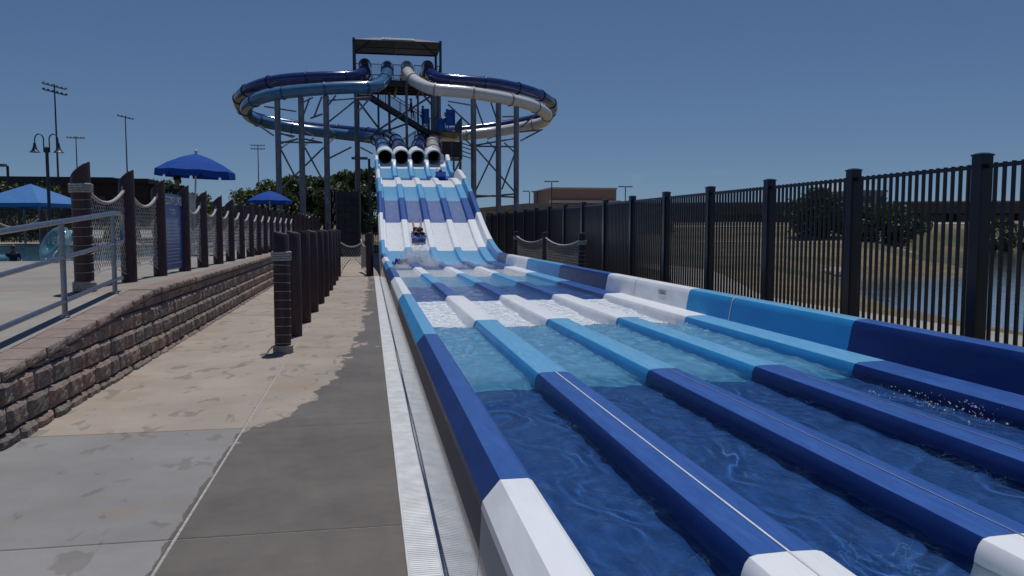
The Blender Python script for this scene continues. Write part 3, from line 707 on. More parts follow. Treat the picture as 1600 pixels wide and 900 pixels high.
def div_prof(xc, k=1.0, up=0.0):
    def p(y):
        s, f = zs(y) + up * (y > 47.3), zf(y); a = .155 * k if y < 14.5 else .135 * k
        return [(xc - a - .03, f - .06), (xc - a - .012, s - .07), (xc - a + .002, s - .03), (xc - a + .02, s - .008), (xc - a + .05, s), (xc, s + .003),
                (xc + a - .05, s), (xc + a - .02, s - .008), (xc + a - .002, s - .03), (xc + a + .012, s - .07), (xc + a + .03, f - .06)]
    return p
def ledge_l(y):
    s, f = zs(y), zf(y); return [(.53, f - .06), (.53, s + .01), (.66, s), (.695, s - .012), (.715, s - .045), (.725, s - .09), (.745, f - .06)]
def ledge_r(y):
    s, f = zs(y), zf(y); return [(4.355, f - .06), (4.375, s - .09), (4.385, s - .045), (4.405, s - .012), (4.44, s), (4.78, s + .01), (4.78, f - .06)]
def wall_l(y):
    s, t = zs(y), zwl(y); return [(.57, s - .04), (.632, s - .04), (.61, t - .03), (.602, t - .01), (.585, t), (.478, t), (.41, t - .08), (.404, t - .11), (.43, t - .115)]
def wall_r(y):
    s, t = zs(y), zwr(y); return [(4.78, s - .05), (4.70, s - .05), (4.752, t - .09), (4.764, t - .045), (4.79, t - .012), (4.825, t), (4.95, t), (4.985, t - .015), (5.0, t - .05), (5.0, s - .35), (4.96, s - .35), (4.93, t - .06), (4.83, t - .07)]
def fascia(y):
    t = zwl(y); b = .475 if y < 28 else max(0, zf(y) - .38); return [(.406, t - .108), (.397, b), (.41, b), (.434, t - .112)]
def panel(y): return [(.40, .485), (.352, .0), (.366, .0), (.412, .485)]
for a, b, c in SECT:
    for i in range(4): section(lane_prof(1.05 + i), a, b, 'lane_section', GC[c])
    for i in range(3):
        k = 1.1 if c == 'W' and b < 20 else 1.0
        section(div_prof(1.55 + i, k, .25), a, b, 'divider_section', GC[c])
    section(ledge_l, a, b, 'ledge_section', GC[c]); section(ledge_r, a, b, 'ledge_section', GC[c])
    
SECL += [(26.6, 28.95, 'D')] + SECT[8:]
for a, b, c in SECL:
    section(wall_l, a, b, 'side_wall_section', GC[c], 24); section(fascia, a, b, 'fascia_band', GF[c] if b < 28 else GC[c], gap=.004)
    if b < 27: section(panel, a, b, 'fascia_panel', PANEL, gap=.006)
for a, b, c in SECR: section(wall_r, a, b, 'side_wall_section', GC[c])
for i in range(3):                                   # moulding seam along the dividers
    m = MB(SO); m.loft([[(1.555 + i + dx, y, .4735 + dz) for dx, dz in ((-.005 if i == 0 else -.0028, 0), (.005 if i == 0 else .0028, 0), (.005 if i == 0 else .0028, .003), (-.005 if i == 0 else -.0028, .003))] for y in (-1, 2.7, 6.58)]); m.build('seam', WHITEP if i == 0 else CAULK, slide)
for y in (13.7, 9.85):                        # vertical joints in the right wall
    m = MB(SO); m.loft([[(tx(x, yy) - .003, yy, z_) for yy in (y - .011, y + .011)][:1] + [(tx(x, y) - .003, y + .011, z_)] for x, z_ in ((4.70, .44), (4.748, .70), (4.76, .747), (4.787, .782), (4.825, .794), (4.95, .794))], close=False, caps=False)
    m.build('joint', WHITEP, slide)
for x, y in ((.9, 33), (4.2, 33), (.9, 37), (4.2, 37), (.9, 41.2), (4.2, 41.2), (.9, 46.5), (4.2, 46.5)):
    m = MB(SO); m.tube([(tx(x, y), y, -.05), (tx(x, y), y, zf(y) - .06)], .1, 10); m.build('leg', STEEL, slide, 40)
# warning sticker on the right wall
st = MB(SO); yy = 12.35; xw = tx(4.735, yy)
st.add([(xw - .006, yy + .17, .615), (xw - .006, yy - .17, .615), (xw + .006, yy - .17, .695), (xw + .006, yy + .17, .695)], [(0, 1, 2, 3)]); stk = st.build('sticker', WHITEP, slide)
m = MB(SO); m.add([(xw - .009 + .0015 * k, yy + dy, .62 + .012 * k) for k in (0, 6) for dy in (.15, .115)], [(0, 1, 3, 2)]); m.build('orange_mark', M('sticker_orange', (.5, .3, .12), .5), stk)
m = MB(SO); rw = random.Random(3)
for k in range(3):
    y_ = .09
    while y_ > -.14:
        l = rw.uniform(.02, .05); zz = .672 - k * .022
        m.add([(xw - .0085 + (zz - .615) * .15, yy + y_, zz), (xw - .0085 + (zz - .615) * .15, yy + y_ - l, zz), (xw - .0065 + (zz - .615) * .15, yy + y_ - l, zz + .012), (xw - .0065 + (zz - .615) * .15, yy + y_, zz + .012)], [(0, 1, 2, 3)]); y_ -= l + .008
m.build('print', EYE, stk)

# water: a wavy sheet per lane up to the hydraulic jump, thin foamy film above it
def fbm(x, y, s=1.0):
    return noise.noise(Vector((x * 3.1 * s, y * 2.3 * s, 1.7))) * .6 + noise.noise(Vector((x * 7.3 * s, y * 5.6 * s, 9.2))) * .3 + noise.noise(Vector((x * 17 * s, y * 14 * s, 4.4))) * .13
def swell(x, y): return noise.noise(Vector((x * 3.1, y * 2.3, 1.7))) * .6
def ripple(x, y):
    q = noise.noise(Vector((x * 3, y * 2, 3.3))) * .4
    return noise.noise(Vector(((x + q) * 7.0, (y + q) * 4.6, 2.2)))
V = []; Q = []
for i in range(4):
    xc = 1.05 + i; nx = 40; ysl = np.concatenate([np.arange(-1.2, 2.2, .12), np.arange(2.2, 6.6, .0185), np.arange(6.6, 10.9, .024)]); off = len(V)
    for y in ysl:
        jp = math.exp(-max(0, 10.5 - y) * 1.1); fall = max(0, (y - 10.45) / .42)
        for k in range(nx):
            x = xc - .345 + .69 * k / (nx - 1); e = 1 - abs(2 * k / (nx - 1) - 1)
            amp = .012 + .016 * jp
            z_ = .362 + amp * swell(x, y) + ripple(x, y) * (.017 + .006 * jp) + (.018 * jp) - .075 * min(1, fall) ** 1.6
            V.append((tx(x, y), y, z_))
    ny = len(ysl)
    for j in range(ny - 1):
        for k in range(nx - 1): a = off + j * nx + k; Q.append((a, a + 1, a + nx + 1, a + nx))
me = np_mesh('runout_water', V, Q, WATER); me.polygons.foreach_set('use_smooth', [True] * len(me.polygons)); rw_ = tag(link('runout_water', me), kind='structure'); rw_.cycles.is_caustics_caster = True
for o in bpy.data.objects:
    if o.name.startswith(('lane_section', 'divider_section', 'ledge_section', 'side_wall_section')): o.cycles.is_caustics_receiver = True
V = []; Q = []
for i in range(4):
    xc = 1.05 + i; nx = 16; ysl = np.arange(10.55, 14.32, .04); off = len(V)
    for y in ysl:
        for k in range(nx):
            x = xc - .345 + .69 * k / (nx - 1); e = 1 - abs(2 * k / (nx - 1) - 1)
            z_ = zf(y) + .022 + .018 * fbm(x, y * .8, 1.4) + (.012 * max(0, 1 - (y - 10.55)) if y < 11.6 else 0); V.append((tx(x, y), y, z_))
    ny = len(ysl)
    for j in range(ny - 1):
        for k in range(nx - 1): a = off + j * nx + k; Q.append((a, a + 1, a + nx + 1, a + nx))
me = np_mesh('water_film', V, Q, FILM); me.polygons.foreach_set('use_smooth', [True] * len(me.polygons)); tag(link('water_film', me), kind='structure')
V = []; Q = []
for i in range(4):
    xc = 1.05 + i; nx = 14; ysl = np.arange(14.3, 27.9, .07); off = len(V)
    for y in ysl:
        for k in range(nx): x = xc - .345 + .69 * k / (nx - 1); V.append((tx(x, y), y, zf(y) + .03 + .012 * fbm(x, y * .9, 1.3)))
    ny = len(ysl)
    for j in range(ny - 1):
        for k in range(nx - 1): a = off + j * nx + k; Q.append((a, a + 1, a + nx + 1, a + nx))
me = np_mesh('clear_film', V, Q, CLEARF); me.polygons.foreach_set('use_smooth', [True] * len(me.polygons)); tag(link('clear_film', me), kind='structure')

CHUTE = sheet_water()
V = []; Q = []
for i in range(4):
    xc = 1.05 + i; nx = 10; ysl = np.arange(27.9, 48.0, .12); off = len(V)
    for y in ysl:
        for k in range(nx): x = xc - .31 + .62 * k / (nx - 1); V.append((tx(x, y), y, zf(y) + .016 + .006 * fbm(x, y, 1.6)))
    ny = len(ysl)
    for j in range(ny - 1):
        for k in range(nx - 1): a = off + j * nx + k; Q.append((a, a + 1, a + nx + 1, a + nx))
me = np_mesh('chute_water', V, Q, CHUTE); me.polygons.foreach_set('use_smooth', [True] * len(me.polygons)); tag(link('chute_water', me), kind='structure')

def droplets(name, clouds, mat, seed=1):
    """spray: many small irregular drops and streaks as one loose mass"""
    rn = random.Random(seed); m = MB(); O8 = [(1, 0, 0), (-1, 0, 0), (0, 1, 0), (0, -1, 0), (0, 0, 1), (0, 0, -1)]; F8 = [(0, 2, 4), (2, 1, 4), (1, 3, 4), (3, 0, 4), (2, 0, 5), (1, 2, 5), (3, 1, 5), (0, 3, 5)]
    for (c, rad, n, r0, r1) in clouds:
        for _ in range(n):
            p = Vector((rn.gauss(0, .45) * rad[0], rn.gauss(0, .45) * rad[1], abs(rn.gauss(0, .5)) * rad[2])) + Vector(c)
            r = r0 + (r1 - r0) * rn.random() ** 2.5; q = Matrix.Rotation(rn.random() * 6, 3, Vector((rn.random(), rn.random(), 1)))
            sx = rn.uniform(.7, 2.2); m.add([p + q @ Vector((a * r * sx, b_ * r, c_ * r)) for a, b_, c_ in O8], F8)
    o = m.build(name, mat, None, 180); return tag(o, kind='stuff')
def spray_material():
    m, t, b = nodes('spray'); b.inputs['Base Color'].default_value = (.97, .98, .99, 1); b.inputs['Roughness'].default_value = .3
    tr = N(t, 'ShaderNodeBsdfTranslucent'); tr.inputs[0].default_value = (.92, .94, .96, 1); mx = N(t, 'ShaderNodeMixShader'); mx.inputs[0].default_value = .5
    ts = N(t, 'ShaderNodeBsdfTransparent'); mt = N(t, 'ShaderNodeMixShader'); mt.inputs[0].default_value = .35
    t.links.new(b.outputs[0], mx.inputs[1]); t.links.new(tr.outputs[0], mx.inputs[2]); t.links.new(mx.outputs[0], mt.inputs[1]); t.links.new(ts.outputs[0], mt.inputs[2]); t.links.new(mt.outputs[0], t.nodes['Material Output'].inputs[0]); return m
SPRAY = spray_material()
droplets('splash', [((1.35, 28.7, .40), (.35, .5, .42), 1900, .006, .019), ((1.75, 28.2, .40), (.42, .55, .66), 3300, .006, .02), ((2.05, 27.3, .40), (.35, .8, .28), 1200, .006, .019), ((1.1, 26.9, .38), (.28, 1.0, .1), 900, .006, .018),
                    ((2.9, 26.5, .42), (.4, 1.2, .07), 420, .005, .015), ((3.8, 26.5, .42), (.4, 1.2, .07), 320, .005, .015), ((2.06, 32.5, .92), (.3, .4, .12), 300, .003, .012)], SPRAY)
droplets('spray_drops', [((4.12, 5.35, .36), (.12, .4, .09), 90, .002, .008), ((4.2, 4.9, .37), (.1, .3, .12), 60, .002, .008), ((3.95, 5.7, .36), (.08, .12, .05), 25, .002, .006)], SPRAY, 5)
droplets('foam_flecks', [((1.05 + i, 10.4, .375), (.34, .16, .02), 70, .004, .012) for i in range(4)] + [((1.05 + i, 9.6, .37), (.3, .8, .012), 26, .002, .007) for i in range(4)], SPRAY, 6)

# gutter grate beside the slide, with the dark hose along the fascia foot
g = thing('gutter_grate', 'white slatted drain grate running along the foot of the slide', 'drain grate', (.256, 2, 0)); GO = (.256, 2, 0)
m = MB(GO); m.box(.168, .178, .5, 28.6, -.12, .003); m.build('frame', WHITEP, g)
m = MB(GO); m.box(.336, .3505, .5, 28.6, -.12, .003); m.build('frame', WHITEP, g)
m = MB(GO); m.box(.178, .336, .5, 28.6, -.14, -.1); m.build('channel', M('grate_channel', (.1, .1, .11), .6), g)
GRATE = M('grate_white', (.74, .75, .76), .5, var=.12, vscale=6)
sl = MB(); sl.box(-.0782, .0782, -.0097, .0097, -.022, .001); slm = sl.mesh('slat', GRATE)
y = 2.4
for k in range(300): link('slat', slm, g, (.001, y - 2, 0)); y += .0245
m = MB(GO)
while y < 28.6: m.box(.1788, .3352, y - .0097, y + .0097, -.022, .001); y += .0245
m.build('far_slats', GRATE, g)['kind'] = 'stuff'
m = MB((.36, 2, .02)); pts = [(.344 + .003 * math.sin(y * 1.7), y, .0077) for y in np.arange(1.0, 28, .8)]; m.tube(pts, 0.0045, 7)
o = m.build('hose', M('navy_hose', (.02, .05, .12), .4), None, 60); o.location = (.36, 2, .02); tag(o, 'thin dark blue hose lying along the foot of the slide wall', 'hose')

# ---------------------------------------------------------------- four enclosed flumes
P_LIGHT = [(1.6, 64.5, 14.29), (1.56, 63.2, 13.85), (1.46, 61.0, 13.0), (1.04, 58.9, 12.06), (0.31, 57.7, 11.52), (-1.44, 57.4, 11.37), (-3.59, 57.3, 11.16), (-5.92, 57.6, 10.88), (-7.39, 58.8, 10.68), (-8.36, 60.5, 10.52), (-8.76, 62.0, 10.31), (-8.72, 63.6, 10.07), (-8.07, 65.0, 9.88), (-6.8, 65.6, 9.69), (-5.17, 65.8, 9.45), (-3.69, 65.8, 9.28), (-2.2, 65.5, 9.1), (-0.7, 65.0, 8.9), (0.29, 63.8, 8.64), (0.84, 61.5, 8.21), (0.97, 58.0, 7.62), (0.99, 52.0, 6.65), (0.99, 48.5, 5.95)]
P_DARKL = [(-0.13, 64.9, 14.46), (-0.13, 63.8, 14.05), (-0.18, 62.2, 13.41), (-0.59, 60.8, 12.88), (-1.5, 60.2, 12.62), (-3.3, 60.0, 12.48), (-5.55, 60.2, 12.31), (-7.2, 61.0, 12.13), (-8.61, 62.5, 11.88), (-9.63, 65.0, 11.69), (-9.94, 67.0, 11.4), (-9.65, 68.6, 11.03), (-8.78, 69.6, 10.72), (-6.51, 69.8, 10.32), (-3.9, 69.6, 10.04), (-1.79, 69.2, 9.82), (0.31, 68.2, 9.54), (1.58, 66.5, 9.22), (2.03, 63.0, 8.59), (2.07, 58.5, 7.78), (2.01, 52.5, 6.75), (1.97, 48.5, 5.95)]
P_WHITE = [(3.14, 64.5, 14.35), (3.08, 63.2, 13.9), (3.07, 61.2, 13.19), (3.35, 59.5, 12.47), (3.99, 58.0, 11.77), (4.75, 57.4, 11.43), (6.45, 57.2, 11.31), (7.77, 57.2, 11.18), (9.89, 57.7, 10.97), (11.66, 58.8, 10.82), (13.09, 60.5, 10.66), (13.88, 62.0, 10.44), (13.97, 63.8, 10.21), (13.0, 65.0, 10.03), (10.67, 65.7, 9.62), (8.27, 65.6, 9.28), (6.65, 65.1, 9.06), (5.64, 63.6, 8.75), (4.96, 61.4, 8.33), (4.55, 58.0, 7.71), (4.15, 52.0, 6.7), (3.90, 48.5, 5.96)]
P_DARKR = [(4.78, 64.9, 14.48), (4.69, 63.8, 14.12), (4.72, 62.2, 13.52), (4.99, 60.8, 12.97), (5.75, 60.2, 12.67), (7.58, 60.0, 12.55), (9.78, 60.2, 12.42), (12.13, 61.2, 12.19), (13.6, 62.6, 12.01), (14.82, 64.8, 11.88), (15.35, 66.6, 11.64), (15.2, 68.4, 11.34), (14.01, 69.5, 11.08), (11.34, 69.8, 10.56), (9.06, 69.6, 10.21), (6.78, 69.0, 9.82), (5.1, 67.0, 9.34), (4.15, 63.0, 8.63), (3.67, 58.5, 7.81), (3.2, 52.5, 6.77), (2.92, 48.5, 5.95)]
def flume(P, mat, label, lane, flmat, patch=None):
    P = [(P[0][0], 67.6, P[0][2] - .25), (P[0][0], 66.0, P[0][2] - .02)] + P
    pts = catmull(P, .32); t = thing('tube_flume', label, 'tube slide', tuple(pts[-1]), 0, 'enclosed flumes'); O = tuple(pts[-1])
    seg = []; cur = [pts[0]]; ln = 0; L = [0]
    for a, b in zip(pts, pts[1:]):
        cur.append(b); ln += (b - a).length
        if ln > (2.6 if b.y > 66.6 or b.z > 9.15 else 5.2): seg.append(cur); cur = [b]; ln = 0
    seg.append(cur) if len(cur) > 3 else seg[-1].extend(cur[1:])
    for i, s_ in enumerate(seg):
        m = MB(O); m.tube(s_, .425, 22, cap=False); mm = mat
        if patch and i in patch: mm = patch[i]
        m.build('tube_section', mm, t, 60)
        d = (s_[1] - s_[0]).normalized(); m = MB(O); p = s_[0]
        m.tube([p - d * .05, p - d * .045, p + d * .045, p + d * .05], [.42, .485, .485, .42], 22, cap=False); m.build('flange', flmat, t, 30)
        if i > 0 and i % 2 == 0 and i < len(seg) - 2:       # moulded seam rib along the crown of every other piece
            m = MB(O); m.tube([q + Vector((0, 0, .428)) for q in s_], .012, 4); m.build('seam_rib', flmat, t)
    # white mouth collar: a round ring whose lower half is squared off to the lane
    xl = tx(1.05 + lane, 48.2); c0 = pts[-1]; m = MB(O); rings = []
    for yy, rr, sq in ((50.0, .43, 0), (49.97, .5, 0), (49.85, .5, 0), (49.8, .475, 0), (48.9, .49, .15), (48.2, .505, .8), (48.03, .50, 1), (48.03, .425, 1), (48.5, .40, .3), (49.2, .40, 0)):
        ring = []
        for k in range(28):
            a = 2 * math.pi * k / 28; cx, cz = math.cos(a) * rr, math.sin(a) * rr
            if cz < 0 and sq:
                bx = max(-rr * .97, min(rr * .97, cx * 1.5)); bz = max(-.53, cz * 1.32); cx = cx * (1 - sq) + bx * .88 * sq; cz = cz * (1 - sq) + bz * sq
            ring.append((c0.x + (xl - c0.x) * .6 + cx, yy, c0.z - .02 + cz - .03 * sq + .185 * (yy - 48.5)))
        rings.append(ring)
    m.loft(rings, caps=False); m.build('mouth_collar', GC['W'], t, 50); return t
flume(P_LIGHT, TUBE_L, 'light blue enclosed flume looping out to the left into the leftmost lane', 0, M('light_tube_flange', (.02, .08, .2), .4))
flume(P_DARKL, TUBE_D, 'dark blue enclosed flume looping out to the left behind the light blue one', 1, M('dark_tube_flange', (.008, .016, .06), .4))
flume(P_DARKR, TUBE_D, 'dark blue enclosed flume looping out to the right behind the white one', 2, bpy.data.materials['dark_tube_flange'])
flume(P_WHITE, TUBE_W, 'cream white enclosed flume looping out to the right into the rightmost lane', 3, M('white_tube_flange', (.33, .31, .3), .5))
for x in (.55, 1.55, 2.55, 3.55, 4.55):                # white gussets between the flume mouths
    m = MB(SO); X = tx(x, 48.1); m.loft([[(X - .11, 48.1, 5.2), (X + .11, 48.1, 5.2), (X + .085, 48.1, 6.02), (X, 48.1, 6.1), (X - .085, 48.1, 6.02)], [(X - .11, 48.5, 5.2), (X + .11, 48.5, 5.2), (X + .085, 48.5, 6.02), (X, 48.5, 6.1), (X - .085, 48.5, 6.02)]])
    m.build('mouth_gusset', GC['W'], slide, 30)

# ---------------------------------------------------------------- steel supports under the loops
def support(name, label, cols, braces, group):
    c0 = cols[0]; O = (c0[0], c0[1], 0); t = thing(name, label, 'support frame', O, 0, group)
    for x, y, z_ in cols:
        m = MB(O); m.tube([(x, y, -.05), (x, y, z_)], .2, 16); m.build('column', STEEL, t, 40)
        m = MB(O); m.lathe([(.34, 0), (.34, .03), (.2, .03)], (x, y, 0), 14); m.build('base_plate', STEEL, t, 40)
        m = MB(O); m.tube([(x, y, z_), (x + .02, y + .05, z_ + .2)], .12, 10); m.build('saddle', STEEL, t, 40)
    for a, b in braces:
        m = MB(O); m.tube([a, b], .062, 8); m.build('brace', STEEL, t, 40)
    return t
BRL = [((-7.08, 59.0, 10.19), (-4.91, 59.0, 9.89)), ((-4.46, 59.0, 10.53), (-3.75, 59.0, 10.91)), ((-4.48, 59.0, 9.55), (-3.97, 59.0, 10.86)), ((-3.69, 59.0, 9.57), (-3.14, 59.0, 10.97)), ((-3.96, 59.0, 9.43), (-3.11, 59.0, 9.76)), ((-2.72, 59.0, 9.19), (-0.87, 59.0, 10.72)), ((-2.7, 59.0, 10.4), (-2.16, 59.0, 11.09)), ((-2.7, 59.0, 10.71), (0.17, 59.0, 11.02)), ((-0.61, 59.0, 10.0), (0.35, 59.0, 11.11)), ((-6.04, 59.0, 8.31), (-5.04, 59.0, 8.15)), ((-7.67, 59.0, 8.99), (-6.48, 59.0, 8.17)), ((-6.05, 59.0, 7.73), (-3.15, 59.0, 7.74)), ((-6.05, 59.0, 7.64), (-4.82, 59.0, 7.98)), ((-4.42, 59.0, 7.98), (-3.15, 59.0, 7.74)), ((-6.1, 59.0, 7.37), (-4.75, 59.0, 4.65)), ((-6.03, 59.0, 4.46), (-3.06, 59.0, 7.42)), ((-4.39, 59.0, 7.4), (-3.24, 59.0, 5.21)), ((-2.68, 59.0, 6.66), (-1.14, 59.0, 7.46)), ((-0.51, 59.0, 7.47), (0.34, 59.0, 7.03))]
BRR = [((7.82, 59.0, 7.75), (10.78, 59.0, 8.32)), ((7.82, 59.0, 7.68), (10.78, 59.0, 7.71)), ((7.82, 59.0, 7.57), (10.79, 59.0, 4.32)), ((7.81, 59.0, 4.43), (9.39, 59.0, 7.69)), ((9.77, 59.0, 4.54), (10.88, 59.0, 7.53)), ((7.81, 59.0, 4.1), (10.83, 59.0, 3.98)), ((7.8, 59.0, 3.96), (10.83, 59.0, 4.22)), ((9.82, 59.0, 9.89), (10.78, 59.0, 9.92)), ((11.17, 59.0, 8.14), (12.87, 59.0, 9.03)), ((11.17, 59.0, 9.08), (12.48, 59.0, 10.24)), ((5.81, 59.0, 10.9), (7.45, 59.0, 10.67)), ((5.81, 59.0, 10.67), (7.44, 59.0, 9.19)), ((7.78, 59.0, 10.95), (8.39, 59.0, 9.25)), ((8.97, 59.0, 10.89), (9.39, 59.0, 9.7)), ((11.17, 59.0, 8.8), (12.72, 59.0, 8.97))]
arms = lambda cols, y: [((x, yy, z_ - 2.2), (x + .3, y - .4, z_ - 1.7)) for x, yy, z_ in cols] + [((x, yy, z_ - 3.4), (x + .3, y - .3, z_ - 1.9)) for x, yy, z_ in cols]
cl = [(-6.05, 57.6, 10.45), (-4.47, 57.5, 10.62), (-2.79, 57.5, 10.8)]; cr = [(7.45, 57.3, 10.8), (9.3, 57.6, 10.6), (10.72, 58.2, 10.5)]
support('support_frame', 'grey steel columns and braces carrying the left flume loop', cl, BRL + arms(cl, 65.6), 'flume support frames')
support('support_frame', 'grey steel columns and braces carrying the right flume loop', cr, BRR + arms(cr, 65.4), 'flume support frames')

# ---------------------------------------------------------------- the start tower
TO = (2.3, 62, 0); tw = thing('slide_tower', 'tall steel start tower with stair, railed platform and hip canopy roof', 'tower', TO)
for x, y, r_ in ((-.82, 62.1, .14), (.87, 64, .085), (1.71, 64, .1), (2.95, 62, .1), (4.06, 66, .085), (5.1, 62, .17), (5.45, 62.6, .17), (-.7, 66.2, .1), (5.2, 66.2, .1)):
    m = MB(TO); m.tube([(x, y, -.05), (x, y, 12.7)], r_, 12); m.build('leg', STEEL, tw, 40)
for a, b in (((.47, 62.5, 8.9), (4.96, 62.6, 11.88)), ((4.13, 62.6, 12.05), (5.06, 62.6, 10.95)), ((-.8, 62.3, 8.2), (2.9, 62.3, 9.6)), ((-.8, 62.2, 11.4), (.9, 63.9, 9.4))):
    m = MB(TO); m.tube([a, b], .075, 8); m.build('brace', STEEL, tw, 40)
m = MB(TO); m.box(-1.05, 5.65, 62.2, 66.6, 12.72, 12.86); m.build('platform', DSTEEL, tw)
for y in (62.3, 63.7, 65.1, 66.4):
    m = MB(TO); m.box(-1.0, 5.6, y - .06, y + .06, 12.42, 12.72); m.build('beam', DSTEEL, tw)
for x in (.4, 2.2, 4.0):
    m = MB(TO); m.box(x - .08, x + .08, 62.1, 66.5, 12.2, 12.42); m.build('beam', DSTEEL, tw)
def railing(pts, h, step=.115):
    m = MB(TO)
    for a, b in zip(pts, pts[1:]):
        a, b = Vector(a), Vector(b); u = Vector((0, 0, 1))
        m.bar(a + u * h, b + u * h, .05); m.bar(a + u * .08, b + u * .08, .035)
        n = max(1, int((b - a).length / step))
        for k in range(n + 1): p = a.lerp(b, k / n); m.bar(p, p + u * h, .045 if k % 9 == 0 else .018)
    return m
railing([(-1.0, 62.25, 12.86), (-.6, 62.25, 12.86)], 1.15).build('railing', DSTEEL, tw)
railing([(.35, 62.25, 12.86), (1.05, 62.25, 12.86)], 1.15).build('railing', DSTEEL, tw); railing([(2.0, 62.25, 12.86), (2.62, 62.25, 12.86)], 1.15).build('railing', DSTEEL, tw)
railing([(3.55, 62.25, 12.86), (4.2, 62.25, 12.86)], 1.15).build('railing', DSTEEL, tw); railing([(5.2, 62.25, 12.86), (5.6, 62.25, 12.86), (5.6, 66.5, 12.86)], 1.15).build('railing', DSTEEL, tw)
railing([(-1.0, 62.25, 12.86), (-1.0, 66.5, 12.86), (5.6, 66.5, 12.86)], 1.15, .16).build('railing', DSTEEL, tw)
RX0, RX1, RY0, RY1, RZ = -.98, 5.62, 62.0, 66.5, 15.75
for x, y in ((RX0 + .06, RY0 + .1), (RX1 - .06, RY0 + .1), (RX0 + .06, RY1 - .1), (RX1 - .06, RY1 - .1)):
    m = MB(TO); m.tube([(x, y, 12.8), (x, y, RZ + .12)], .1, 10); m.build('roof_post', DSTEEL, tw, 40)
CANO = M('grey_canopy_fabric', (.2, .195, .195), .8, var=.08, vscale=1.5)
m = MB(TO); rv = [(RX0, RY0, RZ), (RX1, RY0, RZ), (RX1, RY1, RZ), (RX0, RY1, RZ), (.6, 64.2, RZ + .66), (4.05, 64.2, RZ + .66)]
m.add(rv, [(0, 1, 5, 4), (2, 3, 4, 5), (1, 2, 5), (3, 0, 4)]); rf = m.build('roof', CANO, tw)
so_ = rf.modifiers.new('solid', 'SOLIDIFY'); so_.thickness = .05
for a, b in ((0, 1), (1, 2), (2, 3), (3, 0), (0, 4), (3, 4), (1, 5), (2, 5), (4, 5)):
    m = MB(TO); m.bar(Vector(rv[a]) - Vector((0, 0, .1)), Vector(rv[b]) - Vector((0, 0, .1)), .09); m.build('roof_beam', DSTEEL, tw)
m = MB(TO); m.bar((-.9, 64.2, RZ - .1), (5.5, 64.2, RZ - .1), .08); m.bar((2.3, 62.1, RZ - .1), (2.3, 66.4, RZ - .1), .08); m.bar((2.3, 64.2, RZ - .1), (2.3, 64.2, RZ + .58), .08); m.build('roof_truss', DSTEEL, tw)
e1 = Vector(rv[1]) - Vector(rv[0]); e2 = ((Vector(rv[4]) + Vector(rv[5])) / 2 - (Vector(rv[0]) + Vector(rv[1])) / 2); nn = Vector((0, -e2.z, e2.y)).normalized()
BAN = M('faded_banner', (.33, .37, .33), .8, var=.1); BANP = M('banner_print', (.12, .16, .12), .8)
pt = lambda u, v, k: Vector(rv[0]) + e1 * u + e2 * v + nn * k
m = MB(TO); m.add([pt(.32, .05, .06), pt(.70, .05, .06), pt(.70, .8, .06), pt(.32, .8, .06)], [(0, 1, 2, 3)]); bn = m.build('banner', BAN, tw)
m = MB(TO); rw = random.Random(2); u = .35
while u < .67:
    l = rw.uniform(.012, .026); m.add([pt(u, .2, .066), pt(u + l * .6, .2, .066), pt(u + l * .6, .58, .066), pt(u, .58, .066)], [(0, 1, 2, 3)]); u += l + .006
m.build('lettering', BANP, bn)
# stair flight and lower landing
def flight(a, b, wy, n):
    a, b = Vector(a), Vector(b)
    for dy in (0, wy):
        m = MB(TO); o_ = Vector((0, dy, 0)); m.bar(a + o_ - Vector((0, 0, .1)), b + o_ - Vector((0, 0, .1)), .06, .34); m.build('stringer', DSTEEL, tw)
        railing([a + o_, b + o_], 1.05, .14).build('railing', DSTEEL, tw)
    for k in range(n):
        p = a.lerp(b, (k + .5) / n); m = MB(TO); m.box(p.x - .15, p.x + .15, p.y + .03, p.y + wy - .03, p.z - .04, p.z); m.build('step', DSTEEL, tw)
flight((.3, 62.6, 11.75), (4.85, 62.6, 9.02), 1.3, 15); flight((4.8, 64.3, 8.95), (.6, 64.3, 6.3), 1.3, 15)
m = MB(TO); m.box(4.75, 7.0, 60.6, 65.7, 8.84, 8.95); m.build('landing', DSTEEL, tw); m = MB(TO); m.box(-.95, .45, 62.4, 64.5, 11.62, 11.75); m.build('landing', DSTEEL, tw)
railing([(7.0, 60.7, 8.95), (7.0, 65.6, 8.95)], 1.05).build('railing', DSTEEL, tw)
for x, y in ((6.9, 60.7), (6.9, 65.6)):
    m = MB(TO); m.tube([(x, y, 0), (x, y, 8.85)], .08, 8); m.build('leg', STEEL, tw, 40)
# dark mesh landing box below the white flume
BOX = M('dark_mesh_panel', (.024, .032, .032), .8, var=.4, vscale=3); BO = (5.7, 56, 0)
bx = thing('mesh_enclosure', 'dark mesh-sided landing box hanging under the white flume', 'enclosure', BO)
m = MB(BO); m.box(4.98, 6.42, 55.5, 57, 6.42, 6.5); m.build('floor', DSTEEL, bx)
for x0, x1 in ((5.0, 5.708), (5.714, 6.42)): m = MB(BO); m.box(x0, x1, 55.5, 55.53, 6.52, 7.62); m.build('panel', BOX, bx)
for x0 in (4.98, 6.40): m = MB(BO); m.box(x0, x0 + .03, 55.53, 57, 6.5, 7.62); m.build('panel', BOX, bx)
for x in (5.0, 6.4):
    for y in (55.52, 56.98): m = MB(BO); m.tube([(x, y, 0), (x, y, 7.7)] if y > 56 else [(x, y, 6.4), (x, y, 7.7)], .05, 8); m.build('post', STEEL, bx)
m = MB(BO); m.tube([(6.35, 56, 6.4), (5.5, 56.8, 4.6)], .06, 8); m.build('brace', STEEL, bx)
for z_ in (7.35, 7.05, 6.75, 7.6): m = MB(BO); m.tube([(6.4, 56, z_), (7.45, 57.3, z_ - .15)], .04, 6); m.build('tie', STEEL, bx)
